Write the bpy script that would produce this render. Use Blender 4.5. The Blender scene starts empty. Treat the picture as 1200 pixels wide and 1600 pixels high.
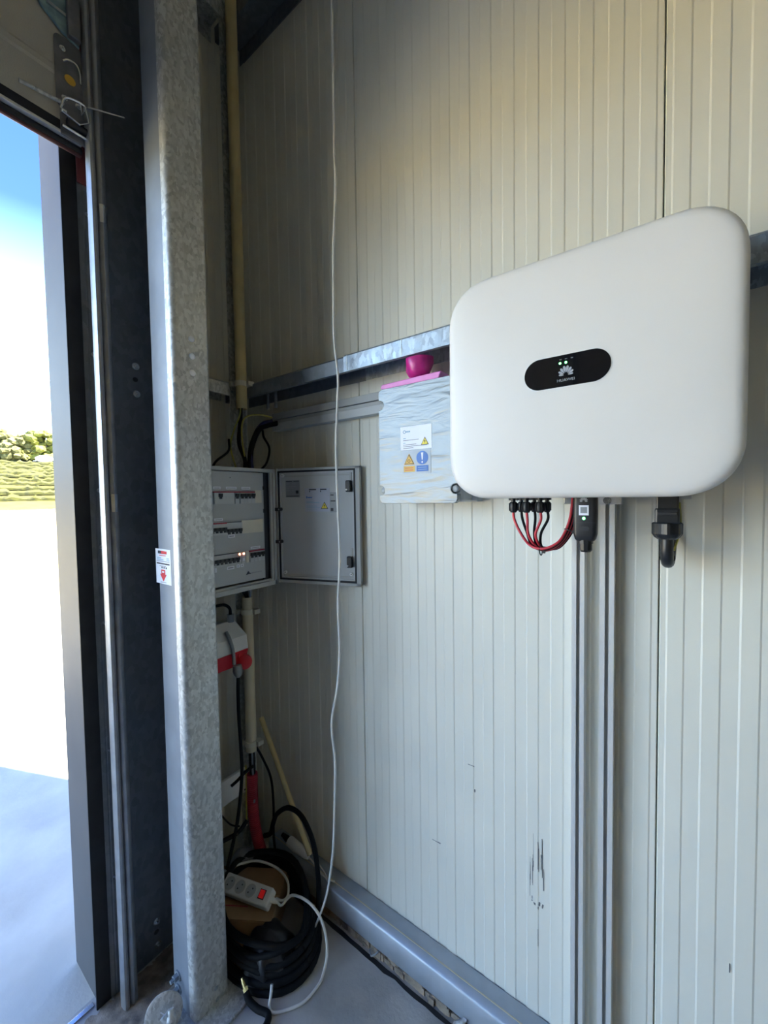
import bpy, bmesh, math, random
from mathutils import Vector, Matrix

random.seed(7)
sc = bpy.context.scene
COL = sc.collection
PI = math.pi

# ------------------------------------------------------------------ camera
CAM = Vector((1.58, -1.12, 1.62))
yaw = math.pi / 2 - math.atan(850 / 615.0)
pitch, roll = math.radians(2.19), math.radians(0.84)
fw = Vector((-math.sin(yaw) * math.cos(pitch), math.cos(yaw) * math.cos(pitch), -math.sin(pitch)))
r0 = Vector((math.cos(yaw), math.sin(yaw), 0)); u0 = r0.cross(fw)
rr = math.cos(roll) * r0 + math.sin(roll) * u0
uu = -math.sin(roll) * r0 + math.cos(roll) * u0
if (-uu.z, -rr.z)[1] < 0:                      # nadir must lie right of the image centre
    rr = math.cos(roll) * r0 - math.sin(roll) * u0
    uu = math.sin(roll) * r0 + math.cos(roll) * u0
cd = bpy.data.cameras.new('camera'); cam = bpy.data.objects.new('camera', cd); COL.objects.link(cam)
cd.sensor_fit = 'VERTICAL'; cd.sensor_height = 24.0; cd.lens = 615.0 / 1600.0 * 24.0
cd.clip_start = 0.02; cd.clip_end = 600
cam.matrix_world = Matrix(((rr.x, uu.x, -fw.x, CAM.x), (rr.y, uu.y, -fw.y, CAM.y), (rr.z, uu.z, -fw.z, CAM.z), (0, 0, 0, 1)))
sc.camera = cam

# ------------------------------------------------------------------ sky, sun, exposure
SKY_STRENGTH = 3.4
SUN_ENERGY = 32.0
SUN_ELEV = math.radians(57)
SUN_AZ = Vector((0.927, 0.375))
wd = bpy.data.worlds.new('sky'); sc.world = wd; wd.use_nodes = True
nt = wd.node_tree; nt.nodes.clear()
n_out = nt.nodes.new('ShaderNodeOutputWorld'); n_bg = nt.nodes.new('ShaderNodeBackground')
n_tc = nt.nodes.new('ShaderNodeTexCoord'); n_sep = nt.nodes.new('ShaderNodeSeparateXYZ')
n_r = nt.nodes.new('ShaderNodeValToRGB')
nt.links.new(n_tc.outputs['Generated'], n_sep.inputs[0])
nt.links.new(n_sep.outputs['Z'], n_r.inputs[0])
cr = n_r.color_ramp
cr.elements[0].position = 0.0; cr.elements[0].color = (1.05, 1.46, 1.92, 1)
cr.elements[1].position = 1.0; cr.elements[1].color = (0.04, 0.09, 0.30, 1)
for p, c in ((0.26, (0.93, 1.37, 1.86)), (0.40, (0.17, 0.32, 0.60)), (0.49, (0.046, 0.106, 0.40)), (0.60, (0.038, 0.092, 0.36)), (0.75, (0.04, 0.095, 0.33))):
    e = cr.elements.new(p); e.color = (*c, 1)
nt.links.new(n_r.outputs[0], n_bg.inputs[0]); nt.links.new(n_bg.outputs[0], n_out.inputs[0])
n_bg.inputs[1].default_value = SKY_STRENGTH
sd = bpy.data.lights.new('sun', 'SUN'); sun = bpy.data.objects.new('sun', sd); COL.objects.link(sun)
sd.energy = SUN_ENERGY; sd.angle = math.radians(0.53); sd.color = (1.0, 0.92, 0.78)
sdir = Vector((SUN_AZ.x * math.cos(SUN_ELEV), SUN_AZ.y * math.cos(SUN_ELEV), math.sin(SUN_ELEV)))
sun.rotation_euler = sdir.to_track_quat('Z', 'Y').to_euler(); sun.location = (20, 10, 30)
vs = sc.view_settings
vs.view_transform = 'Standard'; vs.look = 'None'; vs.gamma = 1.0; vs.use_curve_mapping = False
vs.exposure = 0.86
sc.cycles.max_bounces = 14; sc.cycles.diffuse_bounces = 8; sc.cycles.use_denoising = True

# ------------------------------------------------------------------ materials
def mat(name, col, rough=0.5, metal=0.0, var=0.08, vscale=8.0, bump=0.0, bscale=60.0, emit=None, estr=0.0,
        col2=None, stretch=(1, 1, 1), spec=None, alpha=None, trans=0.0, coat=0.0, detail=4.0):
    m = bpy.data.materials.new(name); m.use_nodes = True
    t = m.node_tree; b = t.nodes['Principled BSDF']
    tc = t.nodes.new('ShaderNodeTexCoord'); mp = t.nodes.new('ShaderNodeMapping')
    mp.inputs['Scale'].default_value = stretch
    t.links.new(tc.outputs['Object'], mp.inputs[0])
    ns = t.nodes.new('ShaderNodeTexNoise'); ns.inputs['Scale'].default_value = vscale; ns.inputs['Detail'].default_value = detail
    t.links.new(mp.outputs[0], ns.inputs['Vector'])
    rp = t.nodes.new('ShaderNodeValToRGB')
    c1 = tuple(max(0, v * (1 - var)) for v in col); c2 = tuple(min(1, v * (1 + var)) for v in col) if col2 is None else col2
    rp.color_ramp.elements[0].position = 0.35; rp.color_ramp.elements[0].color = (*c1, 1)
    rp.color_ramp.elements[1].position = 0.65; rp.color_ramp.elements[1].color = (*c2, 1)
    t.links.new(ns.outputs['Fac'], rp.inputs[0]); t.links.new(rp.outputs[0], b.inputs['Base Color'])
    b.inputs['Roughness'].default_value = rough; b.inputs['Metallic'].default_value = metal
    if spec is not None: b.inputs['Specular IOR Level'].default_value = spec
    if coat: b.inputs['Coat Weight'].default_value = coat
    if trans: b.inputs['Transmission Weight'].default_value = trans
    if bump:
        n2 = t.nodes.new('ShaderNodeTexNoise'); n2.inputs['Scale'].default_value = bscale; n2.inputs['Detail'].default_value = 5
        bp = t.nodes.new('ShaderNodeBump'); bp.inputs['Strength'].default_value = bump; bp.inputs['Distance'].default_value = 0.002
        t.links.new(mp.outputs[0], n2.inputs['Vector']); t.links.new(n2.outputs['Fac'], bp.inputs['Height'])
        t.links.new(bp.outputs[0], b.inputs['Normal'])
    if emit:
        b.inputs['Emission Color'].default_value = (*emit, 1); b.inputs['Emission Strength'].default_value = estr
    return m

def galv(name, base, rough=0.42, metal=0.75, cell=90.0, var=0.28, stretch=(1, 1, 0.6)):
    m = bpy.data.materials.new(name); m.use_nodes = True
    t = m.node_tree; b = t.nodes['Principled BSDF']
    tc = t.nodes.new('ShaderNodeTexCoord'); mp = t.nodes.new('ShaderNodeMapping'); mp.inputs['Scale'].default_value = stretch
    t.links.new(tc.outputs['Object'], mp.inputs[0])
    ns = t.nodes.new('ShaderNodeTexNoise'); ns.inputs['Scale'].default_value = 30; ns.inputs['Detail'].default_value = 6; ns.inputs['Roughness'].default_value = 0.7
    t.links.new(mp.outputs[0], ns.inputs['Vector'])
    ad = t.nodes.new('ShaderNodeMixRGB'); ad.blend_type = 'ADD'; ad.inputs[0].default_value = 0.03
    t.links.new(mp.outputs[0], ad.inputs[1]); t.links.new(ns.outputs['Color'], ad.inputs[2])
    vo = t.nodes.new('ShaderNodeTexVoronoi'); vo.inputs['Scale'].default_value = cell
    t.links.new(ad.outputs[0], vo.inputs['Vector'])
    sp = t.nodes.new('ShaderNodeSeparateColor'); t.links.new(vo.outputs['Color'], sp.inputs[0])
    mx = t.nodes.new('ShaderNodeMath'); mx.operation = 'ADD'
    n3 = t.nodes.new('ShaderNodeTexNoise'); n3.inputs['Scale'].default_value = 5; n3.inputs['Detail'].default_value = 3
    t.links.new(mp.outputs[0], n3.inputs['Vector'])
    t.links.new(sp.outputs[0], mx.inputs[0]); t.links.new(n3.outputs['Fac'], mx.inputs[1])
    rp = t.nodes.new('ShaderNodeValToRGB')
    rp.color_ramp.elements[0].position = 0.2; rp.color_ramp.elements[0].color = (*[c * (1 - var) for c in base], 1)
    rp.color_ramp.elements[1].position = 1.0; rp.color_ramp.elements[1].color = (*[min(1, c * (1 + var)) for c in base], 1)
    hf = t.nodes.new('ShaderNodeMath'); hf.operation = 'MULTIPLY'; hf.inputs[1].default_value = 0.62
    t.links.new(mx.outputs[0], hf.inputs[0]); t.links.new(hf.outputs[0], rp.inputs[0])
    t.links.new(rp.outputs[0], b.inputs['Base Color'])
    rr_ = t.nodes.new('ShaderNodeMapRange'); rr_.inputs['To Min'].default_value = rough - 0.08; rr_.inputs['To Max'].default_value = rough + 0.1
    t.links.new(sp.outputs[1], rr_.inputs['Value']); t.links.new(rr_.outputs[0], b.inputs['Roughness'])
    b.inputs['Metallic'].default_value = metal
    return m

M = {}
M['panel'] = mat('cream_panel_paint', (0.70, 0.685, 0.60), 0.42, 0, 0.025, 3.0, 0.05, 350)
M['panel_dirt'] = mat('scuff_rubber', (0.20, 0.20, 0.20), 0.8)
M['outer'] = mat('outer_cladding', (0.30, 0.30, 0.29), 0.6)
M['hall'] = mat('hall_wall_paint', (0.76, 0.70, 0.55), 0.6)
M['concrete'] = mat('grey_concrete_floor', (0.45, 0.43, 0.395), 0.8, 0, 0.22, 4.5, 0.5, 90, detail=8)
M['yard'] = mat('pale_yard_concrete', (0.53, 0.505, 0.43), 0.9, 0, 0.14, 3.0, 0.6, 60, detail=9)
M['sand'] = mat('pale_sandy_gravel', (0.64, 0.52, 0.22), 0.95, 0, 0.12, 1.0, 0.5, 30)
M['galv'] = galv('galvanised_steel', (0.52, 0.53, 0.52), 0.5, 0.55, 130, 0.3)
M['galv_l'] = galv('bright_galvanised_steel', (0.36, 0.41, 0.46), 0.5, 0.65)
M['galv_d'] = galv('shaded_galvanised_steel', (0.20, 0.22, 0.245), 0.5, 0.5, 60, 0.15)  # galvanised steel with shade put into a darker base colour
M['galv_s'] = mat('smooth_blue_grey_steel', (0.42, 0.46, 0.51), 0.5, 0.45, 0.08, 12)
M['track_zinc'] = mat('dull_track_zinc', (0.38, 0.39, 0.40), 0.42, 0.7, 0.1, 25)
M['galv_w'] = mat('dark_bluish_zinc', (0.23, 0.26, 0.30), 0.55, 0.3, 0.07, 14, 0.1, 80)  # darker and bluer than the column's front flange
M['chrome'] = mat('polished_zinc', (0.72, 0.74, 0.76), 0.22, 0.95, 0.08, 20)
M['alu'] = mat('brushed_aluminium', (0.70, 0.69, 0.66), 0.35, 0.35, 0.06, 60, stretch=(40, 40, 1))
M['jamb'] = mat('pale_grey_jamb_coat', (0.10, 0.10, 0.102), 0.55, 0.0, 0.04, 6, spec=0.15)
M['black'] = mat('black_plastic', (0.012, 0.012, 0.013), 0.38, 0, 0.2, 20)
M['rubber'] = mat('black_rubber', (0.015, 0.015, 0.017), 0.6, 0, 0.3, 15)
M['hose'] = mat('black_hose_rubber', (0.005, 0.0053, 0.006), 0.7, 0, 0.3, 25, spec=0.25)
M['plan'] = mat('white_powder_coat', (0.70, 0.675, 0.64), 0.42, 0, 0.012, 6, 0.04, 700)
M['grille'] = mat('inverter_grey_metal', (0.45, 0.46, 0.47), 0.45, 0.3)
M['glass'] = mat('black_display_glass', (0.006, 0.006, 0.008), 0.06, 0, 0.1, 5, coat=0.6)
M['logo'] = mat('grey_print', (0.30, 0.32, 0.36), 0.5)
M['logo2'] = mat('dim_grey_print', (0.16, 0.17, 0.19), 0.5)
M['green'] = mat('green_led', (0.1, 0.8, 0.2), 0.4, emit=(0.12, 1.0, 0.22), estr=6.0)
M['redled'] = mat('orange_led', (0.9, 0.3, 0.1), 0.4, emit=(1.0, 0.30, 0.16), estr=5.0)
M['redsw'] = mat('lit_red_switch', (0.6, 0.02, 0.02), 0.3, emit=(1.0, 0.03, 0.03), estr=0.08)
M['white'] = mat('white_plastic', (0.74, 0.74, 0.72), 0.45, 0, 0.03, 20)
M['whitec'] = mat('white_cable_sheath', (0.72, 0.71, 0.67), 0.5, 0, 0.06, 30)
M['paper'] = mat('white_label', (0.78, 0.80, 0.86), 0.5, 0, 0.02, 20)
M['plug_white'] = mat('bright_white_plastic', (0.93, 0.94, 0.96), 0.3, 0, 0.01, 10)
M['dpaper'] = mat('muted_blue_paper', (0.42, 0.45, 0.54), 0.6)  # darker, bluer tone than the white label paper
M['greylab'] = mat('silver_label', (0.24, 0.26, 0.28), 0.4, 0.2, 0.03, 20)
M['ink'] = mat('dark_ink', (0.03, 0.03, 0.04), 0.6)
M['greyink'] = mat('grey_ink', (0.30, 0.31, 0.36), 0.6)
M['blueink'] = mat('blue_ink', (0.05, 0.16, 0.48), 0.5)
M['paleblue'] = mat('pale_blue_ink', (0.22, 0.38, 0.52), 0.5)
M['yellow'] = mat('warning_yellow', (0.80, 0.66, 0.05), 0.5)
M['orange'] = mat('warning_orange', (0.72, 0.42, 0.06), 0.5)
M['redink'] = mat('red_ink', (0.65, 0.02, 0.03), 0.5)
M['cab'] = mat('grey_cabinet_plastic', (0.40, 0.41, 0.40), 0.5, 0, 0.03, 8, 0.05, 300)
M['cabp'] = mat('pale_grey_cover_plate', (0.44, 0.46, 0.47), 0.5, 0, 0.02, 10)
M['brk'] = mat('breaker_grey', (0.50, 0.52, 0.53), 0.5, 0, 0.03, 20)
M['blank'] = mat('cream_blank_cover', (0.66, 0.63, 0.54), 0.5, 0, 0.03, 20)
M['jbox'] = mat('junction_box_grey', (0.52, 0.54, 0.54), 0.45, 0, 0.03, 20)
def film():
    m = mat('film_wrapped_grey_lid', (0.28, 0.30, 0.295), 0.22, 0, 0.05, 9, 0, 10, coat=0.25)
    t = m.node_tree; b = t.nodes['Principled BSDF']
    tc = t.nodes.new('ShaderNodeTexCoord'); mp = t.nodes.new('ShaderNodeMapping'); mp.inputs['Scale'].default_value = (3, 1, 14); mp.inputs['Rotation'].default_value = (0, 0.25, 0)
    ns = t.nodes.new('ShaderNodeTexNoise'); ns.inputs['Scale'].default_value = 2.2; ns.inputs['Detail'].default_value = 3; ns.inputs['Distortion'].default_value = 1.4
    bp = t.nodes.new('ShaderNodeBump'); bp.inputs['Strength'].default_value = 0.4; bp.inputs['Distance'].default_value = 0.007
    t.links.new(tc.outputs['Object'], mp.inputs[0]); t.links.new(mp.outputs[0], ns.inputs['Vector']); t.links.new(ns.outputs['Fac'], bp.inputs['Height'])
    t.links.new(bp.outputs[0], b.inputs['Normal']); t.links.new(bp.outputs[0], b.inputs['Coat Normal'])
    return m
M['film'] = film()
M['pink'] = mat('pink_plastic', (0.75, 0.22, 0.55), 0.4, 0, 0.08, 20)
M['magenta'] = mat('translucent_magenta_plastic', (0.70, 0.03, 0.30), 0.3, 0, 0.2, 25, trans=0.25)
M['conduit'] = mat('yellowed_conduit_plastic', (0.52, 0.43, 0.22), 0.45, 0, 0.1, 10)
M['conduitp'] = mat('ivory_conduit_plastic', (0.60, 0.54, 0.38), 0.45, 0, 0.06, 10)
M['clip'] = mat('cream_clip_plastic', (0.60, 0.57, 0.46), 0.5)
M['redpipe'] = mat('dark_red_corrugated_plastic', (0.33, 0.012, 0.03), 0.5, 0, 0.15, 20)
M['red'] = mat('red_socket_plastic', (0.60, 0.015, 0.03), 0.4, 0, 0.06, 20)
M['redcab'] = mat('red_cable_sheath', (0.52, 0.03, 0.045), 0.45, 0, 0.06, 30)
M['earth'] = mat('yellow_green_wire', (0.50, 0.46, 0.10), 0.5, 0, 0.15, 40)
M['bluewire'] = mat('dark_blue_wire', (0.03, 0.035, 0.12), 0.5)
M['card'] = mat('brown_cardboard', (0.36, 0.22, 0.11), 0.85, 0, 0.1, 12, 0.2, 120)
M['sock'] = mat('grey_socket_well', (0.50, 0.49, 0.46), 0.5)
M['stick'] = mat('straw_coloured_pole', (0.55, 0.44, 0.22), 0.55, 0, 0.12, 10)
M['dirt'] = mat('brown_dust', (0.30, 0.24, 0.18), 0.95, 0, 0.3, 30, 0.8, 150)
M['brass'] = mat('brass', (0.75, 0.60, 0.28), 0.25, 0.9)
M['bag'] = mat('black_sack_plastic', (0.012, 0.012, 0.014), 0.42, 0, 0.3, 10, 0.8, 25)
M['leaf'] = mat('tree_leaves', (0.12, 0.13, 0.02), 0.8, 0, 0.4, 0.8, 0.6, 3, col2=(0.22, 0.22, 0.034))
M['leaf2'] = mat('dark_tree_leaves', (0.10, 0.105, 0.03), 0.8, 0, 0.45, 1.6, 0.6, 3, col2=(0.16, 0.15, 0.05))
M['vine'] = mat('vine_leaves', (0.026, 0.031, 0.0015), 0.8, 0, 0.35, 2.0, 0.6, 3, col2=(0.055, 0.057, 0.003))
M['soil'] = mat('dry_grass_soil', (0.065, 0.060, 0.008), 0.95, 0, 0.15, 0.6, col2=(0.08, 0.074, 0.016))
M['bark'] = mat('bark', (0.16, 0.12, 0.08), 0.9)
M['rock'] = mat('pale_rock', (0.75, 0.74, 0.72), 0.9)
M['redstrip'] = mat('dusty_red_paint', (0.22, 0.06, 0.068), 0.5, 0, 0.1, 10)
M['dkred'] = mat('dark_red_rubber', (0.08, 0.025, 0.025), 0.6)
M['doorp'] = mat('stucco_door_panel', (0.46, 0.44, 0.39), 0.55, 0, 0.06, 5, 0.3, 300)
M['ceil'] = mat('ceiling_sheet', (0.64, 0.60, 0.50), 0.6)
M['bracket'] = mat('dark_zinc_plate', (0.22, 0.22, 0.23), 0.45, 0.6, 0.2, 20)
M['bluefoil'] = mat('teal_scuffed_plastic', (0.22, 0.34, 0.36), 0.4, 0, 0.3, 25)
M['foil'] = mat('crumpled_foil', (0.62, 0.63, 0.64), 0.3, 0.7, 0.2, 60, 0.8, 90)

# ------------------------------------------------------------------ mesh helpers
class MB:
    def __init__(s): s.v = []; s.f = []
    def quad(s, a, b, c, d):
        i = len(s.v); s.v += [tuple(a), tuple(b), tuple(c), tuple(d)]; s.f.append((i, i+1, i+2, i+3))
    def box(s, x0, x1, y0, y1, z0, z1):
        i = len(s.v)
        s.v += [(x0,y0,z0),(x1,y0,z0),(x1,y1,z0),(x0,y1,z0),(x0,y0,z1),(x1,y0,z1),(x1,y1,z1),(x0,y1,z1)]
        for q in ((3,2,1,0),(4,5,6,7),(0,1,5,4),(1,2,6,5),(2,3,7,6),(3,0,4,7)): s.f.append(tuple(i+k for k in q))
        return s
    def loft(s, rings, cap0=True, cap1=True, closed=True):
        base = len(s.v); n = len(rings[0])
        for rg in rings: s.v += [tuple(p) for p in rg]
        for k in range(len(rings)-1):
            for j in range(n if closed else n-1):
                a = base+k*n+j; b = base+k*n+(j+1) % n
                s.f.append((a, b, b+n, a+n))
        if cap0: s.f.append(tuple(base+j for j in range(n))[::-1])
        if cap1: s.f.append(tuple(base+(len(rings)-1)*n+j for j in range(n)))
        return s
    def tube(s, pts, r, n=10, cap=True):
        pts = [Vector(p) for p in pts]; rad = r if isinstance(r, (list, tuple)) else [r]*len(pts)
        rings = []; t0 = None; nrm = None
        for i, p in enumerate(pts):
            t = (pts[min(i+1, len(pts)-1)] - pts[max(i-1, 0)]).normalized()
            if nrm is None:
                nrm = t.orthogonal().normalized()
            else:
                nrm = (nrm - t * nrm.dot(t))
                nrm = nrm.normalized() if nrm.length > 1e-6 else t.orthogonal().normalized()
            b = t.cross(nrm)
            rings.append([p + rad[i]*(math.cos(2*PI*j/n)*nrm + math.sin(2*PI*j/n)*b) for j in range(n)])
        return s.loft(rings, cap, cap)
    def cyl(s, a, b, r, n=16, r2=None): return s.tube([a, b], [r, r if r2 is None else r2], n)
    def prism(s, poly, axis, a, b):
        """poly: 2D points; axis 'x': (y,z) extruded x a..b; 'y': (x,z); 'z': (x,y)."""
        def P(p, t): return (t, p[0], p[1]) if axis == 'x' else ((p[0], t, p[1]) if axis == 'y' else (p[0], p[1], t))
        return s.loft([[P(p, a) for p in poly], [P(p, b) for p in poly]])
    def sheet(s, path, z0, z1, th):
        """thin bent steel sheet: path of (x,y), extruded in z, thickness th."""
        n = len(path); L = []; R = []
        for i, p in enumerate(path):
            a = Vector(path[max(i-1, 0)]); b = Vector(path[min(i+1, n-1)]); t = (b-a).normalized(); nn = Vector((-t.y, t.x))
            L.append(Vector(p)+nn*th/2); R.append(Vector(p)-nn*th/2)
        return s.prism([tuple(q) for q in L]+[tuple(q) for q in R[::-1]], 'z', z0, z1)
    def build(s, name, m, parent=None, smooth=False, bevel=0.0, segs=2, label=None, cat=None, group=None, kind=None, loc=None, rot=None):
        me = bpy.data.meshes.new(name); me.from_pydata(s.v, [], s.f); me.update()
        bm = bmesh.new(); bm.from_mesh(me)
        bmesh.ops.recalc_face_normals(bm, faces=bm.faces)
        if bevel:
            bmesh.ops.bevel(bm, geom=[e for e in bm.edges if len(e.link_faces) == 2 and e.calc_face_angle(0) > 0.5], offset=bevel, segments=segs, affect='EDGES', profile=0.5, clamp_overlap=True)
        bm.to_mesh(me); bm.free()
        return link(name, me, m, parent, smooth, label, cat, group, kind, loc, rot)

def link(name, me, m=None, parent=None, smooth=False, label=None, cat=None, group=None, kind=None, loc=None, rot=None):
    if m is not None and not me.materials: me.materials.append(M[m] if isinstance(m, str) else m)
    if smooth:
        for p in me.polygons: p.use_smooth = True
        try: me.set_sharp_from_angle(angle=math.radians(42))
        except Exception: pass
    o = bpy.data.objects.new(name, me); COL.objects.link(o)
    if loc is not None: o.location = loc
    if rot is not None: o.rotation_euler = rot
    if parent is not None: par(o, parent)
    tag(o, label, cat, group, kind)
    return o

def par(c, p):
    c.parent = p; c.matrix_parent_inverse = Matrix.LocRotScale(p.location, p.rotation_euler, p.scale).inverted()
def tag(o, label=None, cat=None, group=None, kind=None):
    if label: o['label'] = label
    if cat: o['category'] = cat
    if group: o['group'] = group
    if kind: o['kind'] = kind
def thing(name, label, cat, loc, rotz=0.0, group=None, kind=None):
    o = bpy.data.objects.new(name, None); COL.objects.link(o); o.location = loc; o.rotation_euler = (0, 0, rotz)
    o.empty_display_size = 0.05
    tag(o, label, cat, group, kind); return o
def spl(pts, k=6):
    pts = [Vector(p) for p in pts]; out = []
    P = [pts[0]*2-pts[1]] + pts + [pts[-1]*2-pts[-2]]
    for i in range(1, len(P)-2):
        for j in range(k):
            t = j/k; a, b, c, d = P[i-1], P[i], P[i+1], P[i+2]
            out.append(0.5*((2*b)+(-a+c)*t+(2*a-5*b+4*c-d)*t*t+(-a+3*b-3*c+d)*t**3))
    out.append(pts[-1]); return out
def rrect(cx, cz, w, h, r, n=8, ex=2.0):
    pts = []
    for (sx, sz, a0) in ((1, 1, 0), (-1, 1, 90), (-1, -1, 180), (1, -1, 270)):
        ox, oz = cx+sx*(w/2-r), cz+sz*(h/2-r)
        for k in range(n+1):
            a = math.radians(a0+90*k/n); c, s_ = math.cos(a), math.sin(a)
            pts.append((ox+math.copysign(abs(c)**(2/ex), c)*r, oz+math.copysign(abs(s_)**(2/ex), s_)*r))
    return pts
def disc(cx, cz, r, n=20): return [(cx+r*math.cos(2*PI*k/n), cz+r*math.sin(2*PI*k/n)) for k in range(n)]
def text(name, body, size, loc, rot, m, parent, width=None):
    cu = bpy.data.curves.new(name, 'FONT'); cu.body = body; cu.size = size; cu.align_x = 'CENTER'; cu.align_y = 'CENTER'; cu.extrude = 0.00015
    o = bpy.data.objects.new(name+'_tmp', cu); COL.objects.link(o)
    bpy.context.view_layer.update()
    me = bpy.data.meshes.new_from_object(o.evaluated_get(bpy.context.evaluated_depsgraph_get()))
    bpy.data.objects.remove(o)
    if width:
        xs = [v.co.x for v in me.vertices]; k = width/(max(xs)-min(xs))
        for v in me.vertices: v.co.x *= k
    me.materials.clear()
    return link(name, me, m, parent, loc=loc, rot=rot)
SCREW = None
def screw_mesh(r=0.006, h=0.004):
    mb = MB(); mb.tube([(0,0,0),(0,0,h*.7),(0,0,h)], [r, r, r*.7], 10); return mb
def hexbolt(name, m, parent, loc, d, r=0.009, h=0.008):
    """hex head on washer, axis along d ('x','-y',...)"""
    mb = MB(); mb.tube([(0,0,0),(0,0,h*.25)], r*1.45, 14); mb.tube([(0,0,h*.25),(0,0,h)], r, 6); mb.tube([(0,0,h),(0,0,h*1.6)], r*.5, 8)
    rot = {'x': (0, PI/2, 0), '-y': (PI/2, 0, 0), 'z': (0, 0, 0)}[d]
    return mb.build(name, m, parent, loc=loc, rot=rot)

# ------------------------------------------------------------------ structure: building shell
ROOM_X, ROOM_Y, ROOM_Z = 9.0, -9.0, 5.2
DOOR_Y0, DOOR_Y1, DOOR_Z = -3.9, -0.69, 4.3     # door opening in the left wall
fl = MB().box(0.075, ROOM_X+0.1, ROOM_Y-0.1, 0.1, -0.2, 0.0).box(-0.10, 0.075, -0.69, 0.1, -0.2, 0.0).box(-0.10, 0.075, ROOM_Y-0.1, DOOR_Y0, -0.2, 0.0).build('floor', 'concrete', kind='structure', label='grey dusty concrete floor slab of the hall')
MB().box(-0.1, ROOM_X+0.1, ROOM_Y-0.1, 0.1, ROOM_Z, ROOM_Z+0.12).build('ceiling', 'ceil', kind='structure', label='pale sheet roof over the hall')
wb = MB().box(-0.08, ROOM_X+0.08, 0.062, 0.085, 0, ROOM_Z).build('wall_back', 'outer', kind='structure', label='cream ribbed sandwich panel wall behind the inverter')
wl = MB()
wl.box(-0.085, -0.062, DOOR_Y1+0.02, 0.062, 0, ROOM_Z).box(-0.085, -0.062, ROOM_Y, DOOR_Y0-0.02, 0, ROOM_Z).box(-0.085, -0.062, DOOR_Y0-0.02, DOOR_Y1+0.02, DOOR_Z, ROOM_Z)
wl = wl.build('wall_left', 'outer', kind='structure', label='cream ribbed wall with the big door opening')
MB().box(ROOM_X, ROOM_X+0.08, ROOM_Y, 0.062, 0, ROOM_Z).build('wall_right', 'hall', kind='structure', label='far side wall of the hall')
MB().box(-0.062, ROOM_X, ROOM_Y-0.08, ROOM_Y, 0, ROOM_Z).build('wall_front', 'hall', kind='structure', label='hall wall behind the camera')

# ribbed sandwich panels, 0.9 m module, bands of 32 mm alternately raised
def panel_profile(a, b, ribs=True):
    """list of (u, depth) from a to b; depth is how far the face lies behind the crest plane."""
    pts = [(a+0.0012, 0.030), (a+0.0012, 0.004), (a+0.003, 0.0015)]
    u = a+0.0150; up = False
    while u < b-0.010:
        if up: pts += [(u-0.0018, 0.0), (u+0.0018, 0.0015)]
        else: pts += [(u-0.0018, 0.0015), (u+0.0018, 0.0)]
        up = not up; u += (0.9-0.03)/27
    dl = pts[-1][1]
    pts += [(b-0.003, dl), (b-0.0012, 0.004), (b-0.0012, 0.030)]
    return pts
def panel_mesh(a, b, z0, z1, wall):
    pr = panel_profile(a, b)
    mb = MB()
    if wall == 'back': poly = [(u, d) for u, d in pr] + [(b, 0.062), (a, 0.062)]
    else: poly = [(-d, -u) for u, d in pr] + [(-0.062, -b), (-0.062, -a)]
    return mb.prism(poly, 'z', z0, z1)
joints = [1.564+0.9*k for k in range(-2, 9)]
edges = [0.0] + [j for j in joints if 0.05 < j < ROOM_X-0.1] + [ROOM_X]
for a, b in zip(edges[:-1], edges[1:]):
    panel_mesh(a, b, 0, ROOM_Z, 'back').build('wall_panel', 'panel', wb)
panel_mesh(0.0, 0.66, 0, ROOM_Z, 'left').build('wall_panel', 'panel', wl)
for k in range(5):
    a = -DOOR_Y1-0.03+0.82*k; panel_mesh(a, a+0.82, DOOR_Z, ROOM_Z, 'left').build('wall_panel', 'panel', wl)
for k in range(5):
    a = -DOOR_Y0+0.02+0.84*k; panel_mesh(a, a+0.84, 0, ROOM_Z, 'left').build('wall_panel', 'panel', wl)
# scuff marks on the panel left of the rails
sc_mb = MB()
rs = random.Random(3)
for k in range(22):
    x = 1.266+rs.random()*0.040; z = 0.56+rs.gauss(0, 0.03); h = 0.015+rs.random()*0.07; w = 0.0004+rs.random()*0.0013
    if 0.012 < x-1.266 < 0.022: continue
    sc_mb.box(x, x+w, -0.0004, 0.0014, z-h/2, z+h/2)
for k in range(9):
    x = 1.272+rs.random()*0.032; z = 0.44+rs.random()*0.025; sc_mb.box(x, x+0.0035*rs.random()+0.001, -0.0004, 0.0014, z, z+0.003+0.006*rs.random())
for x, z, w, h in ((1.08, 0.78, 0.02, 0.002), (1.10, 0.70, 0.003, 0.008), (0.95, 0.47, 0.03, 0.002), (1.29, 0.33, 0.001, 0.05), (1.70, 0.55, 0.0015, 0.02)):
    sc_mb.box(x, x+w, -0.0004, 0.0014, z, z+h)
sc_mb.build('scuff_mark', 'panel_dirt', wb, label='dark scuff marks')
# corner trim where the two walls meet
MB().sheet([(0.045, -0.002), (0.002, -0.002), (0.002, -0.045)], 0, ROOM_Z, 0.002).build('trim_1', 'panel', kind='structure', label='pale folded corner trim between the two panel walls')

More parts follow.
